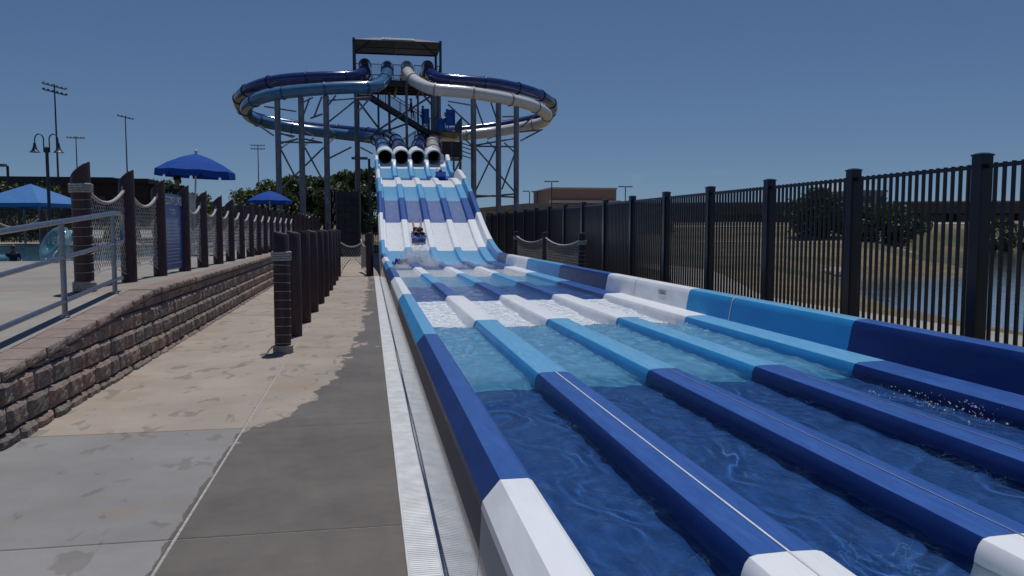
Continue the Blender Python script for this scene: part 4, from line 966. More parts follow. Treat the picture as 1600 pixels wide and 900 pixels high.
# dark screened stair base at the end of the walkway
SCR = M('navy_mesh_screen', (.02, .027, .042), .7, var=.4, vscale=2.2); SO2 = (-1.2, 49.5, 0)
scn = thing('screened_stair', 'tall dark navy mesh screen round the stair base beyond the net gate', 'screen', SO2)
rw = random.Random(8)
for k in range(9):
    z_ = .1 + k * .42
    for j in range(3):
        x0 = -1.85 + j * .43; m = MB(SO2); dy = rw.uniform(-.03, .05); m.box(x0 + .01, x0 + .42, 49 + dy, 49.03 + dy, z_, z_ + .405); m.build('panel', SCR, scn)
for x in (-1.88, -.55): m = MB(SO2); m.box(x - .05, x + .05, 48.92, 49.02, 0, 3.98); m.build('post', DSTEEL, scn)
m = MB(SO2); m.box(-1.9, -.5, 49.1, 50.6, 0, 3.85); m.build('core', DSTEEL, scn)
m = MB((-1.98, 47.5, 0)); rw = random.Random(4); px, pz = -1.97, .9  # pale bars modelled in place of slashes of sunlight
while pz < 4.15:
    h = rw.uniform(.15, .42); xx_ = px + rw.uniform(-.05, .06); m.bar((xx_, 47.4, pz), (xx_ + rw.uniform(-.06, .06), 47.4, pz + h * .8), .045, .03); pz += h
lr = m.build('sunlit_strip', ROPE); lr.location = (-1.98, 47.5, 0); tag(lr, 'ragged white strip standing in for sunlit gaps beside the dark stair screen', 'rope')

# ---------------------------------------------------------------- black picket fence on the right
fen = thing('picket_fence', 'tall black steel picket fence with square capped posts along the right of the slide', 'fence', (6.8, 8, -.25)); FO = (6.8, 8, -.25)
gz = -.28
pm = MB(); pm.box(-.016, .016, -.016, .016, 0, 2.70); pkm = pm.mesh('picket', BLACK)
pp = MB(); pp.box(-.075, .075, -.075, .075, -.1, 2.78); ppm = pp.mesh('post', BLACK)
pc = MB(); pc.loft([[(-a, -a, z_), (a, -a, z_), (a, a, z_), (-a, a, z_)] for a, z_ in ((.076, 2.782), (.084, 2.784), (.084, 2.802), (.04, 2.82))]); pcm = pc.mesh('cap', BLACK)
rest = MB(FO); cnt = 0
for k in range(-3, 16):
    y = 8.0 + 2.43 * k
    if k > -3:
        o = link('post', ppm, fen, (0, y - 8, gz + .25)); link('cap', pcm, o, (0, 0, 0))
    for h, th in ((2.665, .045), (.2, .04)):
        m = MB(FO); m.box(6.778, 6.822, y + .076, y + 2.354, gz + h - th / 2, gz + h + th / 2); m.build('rail', BLACK, fen)
    for j in range(17):
        yp = y + .075 + (j + 1) * (2.43 - .15) / 18
        if yp < 3.4: continue
        if cnt < 290: link('picket', pkm, fen, (0, yp - 8, gz + .25)); cnt += 1
        else: rest.box(6.785, 6.815, yp - .015, yp + .015, gz, gz + 2.7)
rest.build('far_pickets', BLACK, fen)['kind'] = 'stuff'
def far_fence(p0, p1, z, h, label, step=.13):
    p0, p1 = Vector((*p0, z)), Vector((*p1, z)); t = thing('picket_fence', label, 'fence', tuple(p0), 0, 'far picket fences'); d = (p1 - p0); n = int(d.length / step)
    m = MB(p0)
    for k in range(n): p = p0 + d * k / n; m.bar(p, p + Vector((0, 0, h)), .03)
    m.build('pickets', BLACK, t)['kind'] = 'stuff'
    for hh in (h - .1, .15): m = MB(p0); m.bar(p0 + Vector((0, 0, hh)), p1 + Vector((0, 0, hh)), .05); m.build('rail', BLACK, t)
    for k in range(int(d.length / 2.4) + 1):
        p = p0 + d.normalized() * 2.4 * k; m = MB(p0); m.bar(p, p + Vector((0, 0, h + .1)), .08); m.build('post', BLACK, t)
far_fence((-2.6, 53), (1.2, 53), 0, 2.0, 'black picket fence glimpsed behind the net gate')
far_fence((-34, 50), (-13, 50), .86, 1.9, 'black picket fence behind the blue square shade canopy')

# ---------------------------------------------------------------- people
BASE = dict(pelvis=(0, 0, .95), belly=(0, 0, 1.1), chest=(0, 0, 1.3), neck=(0, 0, 1.45), jaw=(0, -.015, 1.53), head=(0, -.01, 1.6), crown=(0, .0, 1.67),
            shoulder=(.18, 0, 1.38), elbow=(.24, .03, 1.1), wrist=(.25, -.05, .86), hip=(.09, 0, .9), knee=(.1, -.02, .48), ankle=(.1, .02, .08), toe=(.11, -.16, .03))
def person(label, loc, rz, J=None, tilt=0.0, s=1.0, skin=SKIN, shirt=None, shorts=CLOTH_N, hair=HAIR, cap=None, group=None, long_hair=False):
    D = {}
    for k, v in BASE.items():
        if k in ('shoulder', 'elbow', 'wrist', 'hip', 'knee', 'ankle', 'toe'):
            D[k + 'R'] = Vector(v); D[k + 'L'] = Vector((-v[0], v[1], v[2]))
        else: D[k] = Vector(v)
    for k, v in (J or {}).items():
        if k in D: D[k] = Vector(v)
        else: D[k + 'R'] = Vector(v); D[k + 'L'] = Vector((-v[0], v[1], v[2]))
    t = thing('person', label, 'person', loc, rz, group); t.rotation_euler = (tilt, 0, rz); t.scale = (s, s, s)
    rad = dict(pelvis=.125, belly=.115, chest=.13, neck=.052, jaw=.062, head=.088, crown=.06, shoulder=.062, elbow=.042, wrist=.027, hip=.085, knee=.055, ankle=.036, toe=.03)
    def skinned(name, edges, extra, mat, inflate=0.0, root='pelvis'):
        vs = []; idx = {}; es = []; rr = []
        def vi(k):
            if k not in idx: idx[k] = len(vs); vs.append(D[k]); rr.append(rad[k.rstrip('LR') if k.rstrip('LR') in rad else k] + inflate)
            return idx[k]
        for a, b in edges: es.append((vi(a), vi(b)))
        for a, p, r_ in extra:
            if isinstance(a, str): a = idx[a]
            vs.append(p); rr.append(r_); es.append((a if a >= 0 else len(vs) + a - 1, len(vs) - 1))
        me = bpy.data.meshes.new(name); me.from_pydata([tuple(v) for v in vs], es, []); me.materials.append(mat)
        o = link(name, me, t); md = o.modifiers.new('skin', 'SKIN'); md.use_smooth_shade = True
        for i, r_ in enumerate(rr): me.skin_vertices[0].data[i].radius = (r_, r_); me.skin_vertices[0].data[i].use_root = False
        me.skin_vertices[0].data[idx[root]].use_root = True
        sb = o.modifiers.new('sub', 'SUBSURF'); sb.levels = 1; sb.render_levels = 2; return o
    E = [('pelvis', 'belly'), ('belly', 'chest'), ('chest', 'neck'), ('neck', 'jaw'), ('jaw', 'head'), ('head', 'crown')]
    for q in 'LR': E += [('chest', 'shoulder' + q), ('shoulder' + q, 'elbow' + q), ('elbow' + q, 'wrist' + q), ('pelvis', 'hip' + q), ('hip' + q, 'knee' + q), ('knee' + q, 'ankle' + q), ('ankle' + q, 'toe' + q)]
    ex = []; n0 = len({k for e in E for k in e})
    for q in 'LR':
        wv = D['wrist' + q]; f = (wv - D['elbow' + q]).normalized(); side = f.cross(Vector((0, 1, 0.2))); side = side.normalized() if side.length > .1 else Vector((1, 0, 0))
        palm = wv + f * .065; ex.append(('wrist' + q, palm, .03)); pi = n0 + len(ex) - 1
        for k in range(4):
            b_ = palm + f * .03 + side * (-.027 + .018 * k); ex.append((pi, b_, .0095)); bi = n0 + len(ex) - 1
            ex.append((bi, b_ + f * (.052 - .008 * abs(k - 1.4)) - Vector((0, 0, .012)), .008))
        th = palm - f * .03 - side * .035; ex.append((pi, th, .011)); ti = n0 + len(ex) - 1; ex.append((ti, th + f * .04 - side * .012, .009))
    skinned('body', E, ex, skin)
    sh = [e for e in E if {x.rstrip('LR') if x[-1] in 'LR' and x not in rad else x for x in e} <= {'pelvis', 'belly', 'chest', 'shoulder', 'elbow'}]
    if shirt:
        D2 = dict(D)
        for q in 'LR': D['elbow' + q] = D2['shoulder' + q].lerp(D2['elbow' + q], .62)
        skinned('shirt', sh, [], shirt, .016)
        for q in 'LR': D['elbow' + q] = D2['elbow' + q]
    if shorts:
        K = {q: D['knee' + q].copy() for q in 'LR'}
        for q in 'LR': D['knee' + q] = D['hip' + q].lerp(K[q], .85)
        skinned('shorts', [('pelvis', 'hipL'), ('pelvis', 'hipR'), ('hipL', 'kneeL'), ('hipR', 'kneeR')], [], shorts, .02)
        for q in 'LR': D['knee' + q] = K[q]
    up = (D['crown'] - D['jaw']).normalized(); fwd = Vector(J.get('face', (0, -1, 0))) if J and 'face' in J else Vector((0, -1, 0)); fwd = (fwd - up * fwd.dot(up)).normalized(); sd_ = up.cross(fwd)
    hc = D['head']
    m = MB()
    for i in range(7):
        for k in range(12):
            a = 2 * math.pi * k / 12; th_ = (.06 + .52 * i / 6) * math.pi
            rr_ = .112; v = up * math.cos(th_) + (fwd * math.cos(a) + sd_ * math.sin(a) * .9) * math.sin(th_)
            if v.dot(fwd) > .55 and i > 2: v = v * .86
            m.v.append(tuple(hc + up * .012 - fwd * .012 + v * rr_))
    m.f = [(i * 12 + k, i * 12 + (k + 1) % 12, (i + 1) * 12 + (k + 1) % 12, (i + 1) * 12 + k) for i in range(6) for k in range(12)] + [tuple(range(12))]
    m.build('hair', hair, t, 60)
    if cap:
        m = MB(); m.v = [tuple(hc + up * .02 - fwd * .005 + ((up * math.cos(q) + (fwd * math.cos(a) + sd_ * math.sin(a) * .92) * math.sin(q)) * .122)) for q in (.05, .5, 1.0, 1.45) for a in np.linspace(0, 2 * math.pi, 13)[:-1]]
        m.f = [(i * 12 + k, i * 12 + (k + 1) % 12, (i + 1) * 12 + (k + 1) % 12, (i + 1) * 12 + k) for i in range(3) for k in range(12)] + [tuple(range(12))]
        b0 = hc + up * .03 + fwd * .1; n_ = len(m.v); m.v += [tuple(b0 - sd_ * .075), tuple(b0 + sd_ * .075), tuple(b0 + sd_ * .05 + fwd * .085 - up * .015), tuple(b0 - sd_ * .05 + fwd * .085 - up * .015)]
        m.f.append((n_, n_ + 1, n_ + 2, n_ + 3)); m.build('cap', cap, t, 50)
    m = MB(); m.ball(hc + fwd * .088 - up * .005, .014, 8, 5); m.build('nose', skin, t, 60)
    for q in (-1, 1):
        m = MB(); m.ball(hc + fwd * .078 + sd_ * .032 * q + up * .022, .011, 8, 5); m.build('eye', EYE, t, 60)
        m = MB(); m.ball(hc + sd_ * .088 * q, .022, 8, 5); m.build('ear', skin, t, 60)
    m = MB(); m.bar(hc + fwd * .075 - up * .045 - sd_ * .022, hc + fwd * .075 - up * .045 + sd_ * .022, .008); m.build('mouth', CLOTH_R, t)
    return t
def mat_sled(label, loc, rz, tilt=0.0, roll=0.0, w_=.56, L_=1.15, curl=.24, group='blue racing mats'):
    t = thing('racing_mat', label, 'mat', loc, rz, group); t.rotation_euler = (tilt, roll, rz); rings = []
    for k in range(17):
        u = k / 16; y = -.72 + u * L_; z_ = curl * max(0, 1 - u / .28) ** 1.5; yb = y + .10 * max(0, 1 - u / .2)
        rings.append([(-w_ / 2, yb, z_ + .012), (-w_ / 2 + .03, yb, z_), (w_ / 2 - .03, yb, z_), (w_ / 2, yb, z_ + .012), (w_ / 2, yb + .015, z_ + .05), (w_ / 2 - .04, yb + .02, z_ + .062), (-w_ / 2 + .04, yb + .02, z_ + .062), (-w_ / 2, yb + .015, z_ + .05)])
    m = MB(); m.loft(rings); m.build('pad', MAT, t, 50)
    for sx in (-1, 1):
        m = MB(); x = sx * .17; m.tube(catmull([(x, -.5, .1), (x, -.53, .2), (x, -.42, .2), (x, -.38, .08)], .02), .016, 6); m.build('handle', CLOTH_N, t, 60)
    return t
PRONE = dict(pelvis=(0, .22, .17), belly=(0, .05, .18), chest=(0, -.18, .23), neck=(0, -.35, .31), jaw=(0, -.44, .35), head=(0, -.47, .42), crown=(0, -.455, .49), shoulder=(.185, -.27, .25), elbow=(.27, -.47, .15),
             wrist=(.17, -.62, .2), hip=(.1, .28, .16), knee=(.14, .7, .15), ankle=(.17, 1.05, .34), toe=(.18, 1.14, .42), face=(0, -1, .05))
y0 = 33.1; sl_ = math.atan((zf(y0 + .6) - zf(y0 - .6)) / 1.2)
mat_sled('blue racing mat under the rider coming down the second lane', (tx(2.05, y0), y0, zf(y0) + .03), 0, sl_)
person('person in a dark shirt riding a blue mat head first down the second lane', (tx(2.05, y0), y0, zf(y0) + .06), 0, PRONE, sl_, shirt=CLOTH_N, shorts=CLOTH_B)
y0 = 29.3
mat_sled('blue racing mat half hidden by the splash in the leftmost lane', (tx(1.1, y0), y0, zf(y0) + .02), R(6), R(3), w_=.48, L_=1.0, curl=.16)
y0 = 44.4
mat_sled('blue racing mat at the crest of the rightmost lane', (tx(4.05, y0), y0 - .35, zf(43.6) + .1), R(-4), R(-3), curl=.3, w_=.56)
person('person with a blue mat at the crest of the rightmost lane', (tx(4.08, y0), y0 + .1, zf(y0) + .16), R(-4), PRONE, R(12), shirt=CLOTH_B, shorts=CLOTH_B)
person('person in black climbing the tower stair ahead of the blue mat', (3.35, 63.1, 9.95), R(90), dict(kneeR=(.1, -.2, .62), ankleR=(.1, -.12, .28), toeR=(.1, -.3, .25)), shirt=CLOTH_B, shorts=CLOTH_N, group=None)
def upright_mat(label, loc, rz, w_=.62, h_=1.15, bend=.22):
    t = thing('racing_mat', label, 'mat', loc, rz, 'blue racing mats'); rings = []
    for k in range(9):
        a = (k / 8 - .5) * 2; x = a * w_ / 2; y = -bend * a * a
        rings.append([(x, y - .03, 0), (x, y + .03, 0), (x, y + .03, h_ * .96), (x, y + .015, h_), (x, y - .015, h_), (x, y - .03, h_ * .96)])
    m = MB(); m.loft(rings); m.build('pad', MAT, t, 50); m = MB(); m.tube(catmull([(-.1, -.03, h_ * .7), (-.1, -.09, h_ * .72), (.1, -.09, h_ * .72), (.1, -.03, h_ * .7)], .04), .016, 6); m.build('handle', CLOTH_N, t, 60); return t
upright_mat('blue mat carried upright on the tower stair', (4.3, 62.35, 9.65), R(20))
person('person carrying a blue mat up the tower stair', (4.25, 62.95, 9.4), R(70), dict(wristR=(.2, -.3, 1.2), elbowR=(.26, -.12, 1.12)), shirt=CLOTH_N, shorts=CLOTH_B)
upright_mat('large blue mat held high on the tower landing', (6.2, 60.75, 9.35), R(-15), .7, 1.2)
person('person standing on the tower landing behind a raised blue mat', (5.95, 61.15, 8.95), R(20), dict(wristR=(.28, -.32, 1.3), elbowR=(.28, -.1, 1.15), wristL=(-.22, -.34, 1.3), elbowL=(-.27, -.12, 1.15)), shirt=CLOTH_B, shorts=CLOTH_B)
upright_mat('blue mat standing on the landing deck in front of its owner', (5.42, 60.7, 8.95), R(0), .6, .9)
person('person waiting at the left of the landing behind a standing blue mat', (5.35, 61.1, 8.75), 0, None, shirt=CLOTH_B, shorts=CLOTH_N, s=.88)

# lifeguard under the umbrella, on a tall white chair
lc = thing('lifeguard_chair', 'tall lifeguard chair under the large blue umbrella', 'lifeguard chair', (-5.75, 26, .87)); LO = (-5.75, 26, .87)
for x in (-6.05, -5.45):
    for y in (25.75, 26.35): m = MB(LO); m.bar((x, y, .87), (x * .97 - .17, y * .98 + .52, 2.38), .06); m.build('leg', WHITEP, lc)
m = MB(LO); m.box(-6.02, -5.48, 25.8, 26.35, 2.31, 2.36); m.build('seat', WHITEP, lc)
for k in range(3): m = MB(LO); m.box(-6.02, -5.48, 26.33, 26.36, 2.43 + k * .14, 2.53 + k * .14); m.build('slat', WHITEP, lc)
for k in range(2): m = MB(LO); m.box(-6.0, -5.5, 25.72, 25.8, 1.3 + k * .45, 1.34 + k * .45); m.build('step', WHITEP, lc)
SIT = dict(pelvis=(0, .05, .12), belly=(0, .06, .27), chest=(0, .04, .48), neck=(0, .02, .63), jaw=(0, -.0, .71), head=(0, -.0, .78), crown=(0, .01, .85), shoulder=(.19, .03, .56), elbow=(.27, -.02, .3), wrist=(.2, -.22, .2),
           hip=(.1, 0, .1), knee=(.13, -.42, .12), ankle=(.13, -.46, -.3), toe=(.14, -.62, -.36), face=(-.8, -.6, 0))
person('person in a dark cap and shirt sitting on the lifeguard chair', (-5.75, 26.05, 2.36), R(-10), SIT, shirt=CLOTH_B, shorts=CLOTH_N, skin=SKIN2, cap=CLOTH_B, s=1.02)
m = MB((-5.3, 25.7, 2.1)); m.tube([(-5.3, 25.7, 2.1), (-5.28, 25.7, 2.3), (-5.27, 25.7, 2.6), (-5.28, 25.7, 2.75)], [.05, .1, .11, .06], 12)
o = m.build('rescue_tube', M('pale_foam', (.5, .48, .45), .6), None, 60); o.location = (-5.3, 25.7, 2.1); tag(o, 'pale rescue tube held upright beside the lifeguard', 'rescue tube')

def umbrella(label, x, y, z0, ztop_, r, tiltx=0.0, group='blue umbrellas'):
    t = thing('umbrella', label, 'umbrella', (x, y, z0), 0, group); O = (0, 0, 0); h = ztop_ - z0; n = 8; m = MB(); vs = [(0, 0, h)]; fs = []
    for j, (q, dz) in enumerate(((.35, .11), (.7, .27), (1.0, .46))):
        for k in range(n * 2):
            a = 2 * math.pi * (k + .3) / (n * 2); sag = 1.0 if k % 2 == 0 else .955
            vs.append((q * r * sag * math.cos(a), q * r * sag * math.sin(a), h - dz * r - (.02 if k % 2 else 0) * q))
    N2 = n * 2
    for k in range(N2): fs.append((0, 1 + k, 1 + (k + 1) % N2))
    for j in range(2):
        for k in range(N2): fs.append((1 + j * N2 + k, 1 + j * N2 + (k + 1) % N2, 1 + (j + 1) * N2 + (k + 1) % N2, 1 + (j + 1) * N2 + k))
    m.add(vs, fs); m.build('canopy', UMB, t)
    for k in range(n):                                       # valance flaps, cut apart at the ribs
        m = MB(); a0, a1 = 2 * math.pi * (2 * k + .3) / N2, 2 * math.pi * (2 * k + 2.3) / N2; ring = []
        for u in (0, .5, 1):
            a = a0 + (a1 - a0) * u; rr = r * (1.0 if u != .5 else .955); ring.append([(rr * math.cos(a), rr * math.sin(a), h - .46 * r - (.02 if u == .5 else 0)), (rr * 1.01 * math.cos(a + (.05 if u == 0 else -.05 if u == 1 else 0)), rr * 1.01 * math.sin(a + (.05 if u == 0 else -.05 if u == 1 else 0)), h - .46 * r - .2)])
        m.loft(ring, close=False, caps=False); m.build('valance', UMB, t)
    for k in range(n):
        a = 2 * math.pi * (2 * k + .3) / N2; m = MB(); m.tube([(0, 0, h - .05), (r * .98 * math.cos(a), r * .98 * math.sin(a), h - .46 * r - .02)], .012, 5); m.build('rib', WHITEP, t)
    m = MB(); m.tube([(0, 0, 0), (0, 0, h + .04)], .026, 8); m.build('pole', WHITEP, t, 40); m = MB(); m.lathe([(.02, 0), (.055, .04), (.05, .09), (.02, .11)], (0, 0, h), 10); m.build('finial', WHITEP, t, 40)
    return t
umbrella('large blue umbrella over the lifeguard above the deck posts', -5.32, 26.1, .87, 3.98, 1.16).rotation_euler = (R(1), R(2.5), .2)
umbrella('smaller blue umbrella further off in front of the trees', -5.35, 46, .86, 3.74, 1.17)
t = thing('shade_canopy', 'light blue square hip shade canopy by the pool at far left', 'shade canopy', (-17.05, 45, .86)); SHO = (-17.05, 45, .86)
m = MB(SHO); a = 2.75; cx, cy = -17.05, 45; R45 = R(28)
cor = [(cx + a * math.cos(R45 + k * math.pi / 2), cy + a * math.sin(R45 + k * math.pi / 2)) for k in range(4)]
m.add([(x, y, 2.92) for x, y in cor] + [(cx, cy, 3.95)] + [(x, y, 2.72) for x, y in cor], [(0, 1, 4), (1, 2, 4), (2, 3, 4), (3, 0, 4), (0, 1, 6, 5), (1, 2, 7, 6), (2, 3, 8, 7), (3, 0, 5, 8)]); m.build('canopy', SHADE, t)
for x, y in cor: m = MB(SHO); m.tube([(cx + (x - cx) * .97, cy + (y - cy) * .97, .86), (cx + (x - cx) * .97, cy + (y - cy) * .97, 2.9)], .06, 8); m.build('post', M('blue_grey_post', (.08, .16, .22), .4), t, 40)

# pool edge: posts, ropes, tubes and swimmers
for i, (x, y) in enumerate(((-10.9, 21.3), (-9.05, 21.3), (-7.85, 21.4))):
    timber_post(x, y, .86, 1.3 if i else 1.25, ['brown post at the far left of the pool rope', 'brown post beside the clear inflatable ring', 'brown post right of the clear inflatable ring'][i], 'posts along the pool edge', cut=.04, r=.085)
for i, (a, b) in enumerate((((-10.9, 21.3), (-9.05, 21.3)), ((-9.05, 21.3), (-7.85, 21.4)))):
    A, B = Vector((*a, 2.0)), Vector((*b, 2.0)); m = MB((A + B) / 2); m.tube([A.lerp(B, u) - Vector((0, 0, .3 * 4 * u * (1 - u))) for u in np.linspace(0, 1, 13)], .022, 7)
    o = m.build('pool_rope', ROPE, None, 60); o.location = (A + B) / 2; tag(o, ['white rope sagging left of the post by the inflatable ring', 'white rope sagging above the clear inflatable ring'][i], 'rope', 'ropes along the pool edge')
def clear_plastic():
    m, t_, b = nodes('clear_blue_vinyl'); b.inputs['Base Color'].default_value = (.2, .42, .52, 1); b.inputs['Roughness'].default_value = .06
    tr = N(t_, 'ShaderNodeBsdfTransparent'); tr.inputs[0].default_value = (.8, .93, .97, 1); mx = N(t_, 'ShaderNodeMixShader'); mx.inputs[0].default_value = .38
    t_.links.new(tr.outputs[0], mx.inputs[1]); t_.links.new(b.outputs[0], mx.inputs[2]); t_.links.new(mx.outputs[0], t_.nodes['Material Output'].inputs[0]); return m
VINYL = clear_plastic()
def ring(label, loc, rot, Rr, rr):
    t = thing('inflatable_ring', label, 'inflatable ring', loc, 0, 'clear inflatable rings'); t.rotation_euler = rot
    m = MB(); m.tube([(Rr * math.cos(a), Rr * math.sin(a), 0) for a in np.linspace(0, 2 * math.pi, 33)[:-1]], rr, 14, closed=True); m.build('ring_body', VINYL, t, 80)
    for s_ in (-1, 1): m = MB(); m.tube(catmull([(Rr + rr * .7, -.12 * s_ - .1, .1), (Rr + rr, -.12 * s_, .14), (Rr + rr * .7, -.12 * s_ + .1, .1)], .03), .014, 6); m.build('handle', WHITEP, t, 60)
    m = MB(); m.tube([(Rr - .05, .1, rr * .95), (Rr - .05, .1, rr + .03)], .014, 8); m.build('valve', EYE, t); return t
ring('large clear blue inflatable ring leaning at the pool edge by the handrail', (-7.42, 20.9, 1.28), (R(62), R(18), R(-52)), .33, .16)
ring('pale clear inflatable ring floating near two swimmers', (-9.9, 23.6, .84), (0, 0, .5), .36, .14)
FLOAT = dict(PRONE)
person('person with pale hair sitting at the left end of the pool edge', (-9.9, 22.6, .9), R(150), SIT, skin=SKIN, hair=M('sandy_hair', (.22, .15, .09), .6), shorts=CLOTH_R, s=.72)
person('person with dark red hair floating by the pale inflatable ring', (-9.4, 23.5, .62), R(40), SIT, skin=SKIN2, hair=M('red_brown_hair', (.07, .025, .018), .6), shorts=CLOTH_N, shirt=CLOTH_N, s=.7)
person('person standing in the far side of the pool behind the rail', (-9.6, 30.5, .0), R(10), None, skin=SKIN2, shorts=CLOTH_N, s=.8)
LGR = M('lounger_sling', (.34, .34, .33), .7)
def lounger(x, y, rz, label):
    t = thing('sun_lounger', label, 'sun lounger', (x, y, .86), rz, 'loungers across the pool')
    m = MB(); m.box(-.3, .3, -.7, .4, .3, .34); m.build('seat', LGR, t); m = MB(); m.bar((0, .4, .32), (0, .95, .72), .6, .03, up=(0, 0, 1)); m.build('backrest', LGR, t)
    for sx in (-.28, .28):
        for yy_ in (-.6, .35): m = MB(); m.bar((sx, yy_, 0), (sx, yy_, .3), .04); m.build('leg', WHITEP, t)
for i, (x, y) in enumerate(((-13.6, 43.4), (-12.3, 43.6), (-11, 43.3), (-9.8, 43.6), (-15.2, 43.2))):
    lounger(x, y, R(rb.uniform(-25, 25)), f'white sun lounger across the pool, {["second", "third", "fourth", "fifth", "first"][i]} from the left')

# ---------------------------------------------------------------- lamps and floodlight masts
def mast(label, x, y, z0, h, w_, rows, n, rot, r=.16, group='sports floodlight masts', arm=True):
    t = thing('floodlight_mast', label, 'light pole', (x, y, z0), rot, group)
    m = MB(); m.tube([(0, 0, 0), (0, 0, h * .5), (0, 0, h)], [r, r * .8, r * .55], 8); m.build('pole', DSTEEL, t, 40)
    for k in range(rows):
        z_ = h - .3 - k * w_ * .28; tl = .16 if rot > .3 else 0; m = MB(); m.bar((-w_ / 2, 0, z_ + tl * w_ / 2), (w_ / 2, 0, z_ - tl * w_ / 2), .12); m.build('crossarm', DSTEEL, t)
        for j in range(n):
            xx_ = -w_ / 2 + w_ * j / (n - 1); m = MB(); q = w_ * .072
            m.lathe([(q * .4, .22 * w_ / 3), (q * .7, .2 * w_ / 3), (q * 1.1, 0), (q * 1.2, -.03)], (xx_, -.15, z_ + .02 - tl * xx_), 8); m.build('floodlight', LAMP, t, 40)
    if arm: m = MB(); m.bar((0, -.1, h * .28), (.9, -.1, h * .27), .25, .12); m.build('speaker_arm', DSTEEL, t)
    return t
mast('tallest floodlight mast with two rows of lamps, far left', -41.9, 120, 2, 19.2, 2.8, 2, 6, R(38))
mast('slim floodlight mast with one row of lamps, left of the rope-wrapped post', -52.6, 160, 2, 16.4, 2.7, 1, 6, R(8), .14, arm=False)
mast('floodlight mast with one tilted row of lamps, behind the second deck post', -38.5, 140, 2, 17.8, 2.3, 1, 5, R(35), .14)
mast('floodlight mast with two rows of lamps above the far blue umbrella', -25.7, 200, 2, 19.5, 2.9, 2, 5, R(0), .16, arm=False)
mast('small distant floodlight mast between the two blue umbrellas', -29.8, 300, 2, 10.8, 2.9, 2, 5, R(0), .15, arm=False)
t = thing('street_lamp', 'black post lamp with two gooseneck arms and bell shades', 'street lamp', (-14.4, 40, .86)); zt = 5.98 - .86
m = MB(); m.tube([(0, 0, 0), (0, 0, zt - .7)], .07, 10); m.build('post', DSTEEL, t, 40); m = MB(); m.lathe([(.08, -.25), (.1, -.1), (.1, .02), (.03, .06)], (0, 0, zt - .65), 10); m.build('collar', DSTEEL, t, 40)
for sx in (-1, 1):
    m = MB(); c = sx * .3; m.tube([(sx * .12, 0, zt - .85), (sx * .12, 0, zt - .3)] + [(c - sx * .2 * math.cos(a) * .95, 0, zt - .3 + .28 * math.sin(a)) for a in np.linspace(.2, math.pi - .1, 8)] + [(sx * .5, 0, zt - .55)], .028, 7); ar = m.build('arm', DSTEEL, t, 60)
    m = MB(); m.lathe([(.05, .2), (.07, .05), (.1, -.05), (.16, -.16), (.24, -.22), (.2, -.23)], (sx * .5, 0, zt - .63), 14); m.build('shade', DSTEEL, t, 50)
def lampost(label, x, y, z0, h, arms, group='car park lamps'):
    t = thing('street_lamp', label, 'street lamp', (x, y, z0), 0, group); m = MB(); m.tube([(0, 0, 0), (0, 0, h)], .09, 8); m.build('pole', DSTEEL, t, 40)
    for sx in arms: m = MB(); m.box(min(.1 * sx, 1.3 * sx), max(.1 * sx, 1.3 * sx), -.2, .2, h - .05, h + .12); m.build('lamp_head', LAMP, t)
lampost('single-arm car park lamp just right of the steel columns', 30.2, 150, 2.5, 6.1, (-1,)); lampost('low double-arm car park lamp beside the single-arm one', 35.9, 170, 2.5, 7.0, (-1, 1))
lampost('taller double-arm lamp in front of the brick-topped school', 32.2, 140, 2.5, 7.4, (-1, 1)); lampost('double-arm lamp right of the brick school box', 45.9, 140, 2.5, 6.6, (-1, 1))
lampost('double lamp seen through the right support frame', 15.3, 150, 0, 11.4, (-1, 1)); lampost('lamp with a long left arm behind the slide crest', .1, 62, 0, 6.9, (-1,)); lampost('short pole lamp at the far left edge', -24.1, 60, 2, 3.9, (-1,))

# ---------------------------------------------------------------- trees and hedges
def crown_mesh(name, mat, blobs, leaves, size, seed):
    rn = np.random.RandomState(seed); C = []
    for (c, r) in blobs:
        n = int(leaves * r[0] * r[0]); u = rn.normal(size=(n, 3)); u /= np.linalg.norm(u, axis=1)[:, None]; q = rn.rand(n, 1) ** .45
        C.append(np.asarray(c) + u * q * np.asarray(r) * (1 + .18 * rn.normal(size=(n, 1))))
    C = np.concatenate(C); n = len(C); a = rn.normal(size=(n, 3)); a /= np.linalg.norm(a, axis=1)[:, None]; b = rn.normal(size=(n, 3)); b -= a * (a * b).sum(1)[:, None]; b /= np.linalg.norm(b, axis=1)[:, None]
    s = size * (.6 + .8 * rn.rand(n, 1)); V = np.stack([C - a * s, C + b * s * .55, C + a * s, C - b * s * .55], 1).reshape(-1, 3)
    return np_mesh(name, V, np.arange(4 * n).reshape(-1, 4), mat)
def tree(label, x, y, z0, h, w_, seed, mat=LEAF, group='trees', low=.22, leaf=.17, dens=420):
    rn = random.Random(seed); t = thing('tree', label, 'tree', (x, y, z0), 0, group); m = MB(); tr = max(.09, h * .022)
    tip = Vector((rn.uniform(-.2, .2), rn.uniform(-.2, .2), h * .6)); m.tube([(0, 0, -.2), tip * .35, tip * .7, tip], [tr * 1.3, tr, tr * .75, tr * .45], 7)
    blobs = []; nb = 15
    for k in range(nb):
        a = 2 * math.pi * (k * .618 + rn.random() * .2); hh = low + .08 + (.93 - low) * ((k + .5) / nb); ro = w_ / 2 * (1 - abs(hh - .5) ** 1.6 * 1.9) * rn.uniform(.45, .85); p = Vector((ro * math.cos(a), ro * math.sin(a), h * min(hh, .9)))
        r_ = w_ * rn.uniform(.13, .23); blobs.append((tuple(p), (r_, r_, r_ * .72))); s_ = tip * rn.uniform(.35, .9); m.tube([s_, s_.lerp(p, .5) + Vector((0, 0, .1)), p], [tr * .4, tr * .25, tr * .1], 5)
    m.build('trunk', BARK, t, 60); link('crown', crown_mesh('crown', mat, blobs, dens, leaf, seed), t); return t
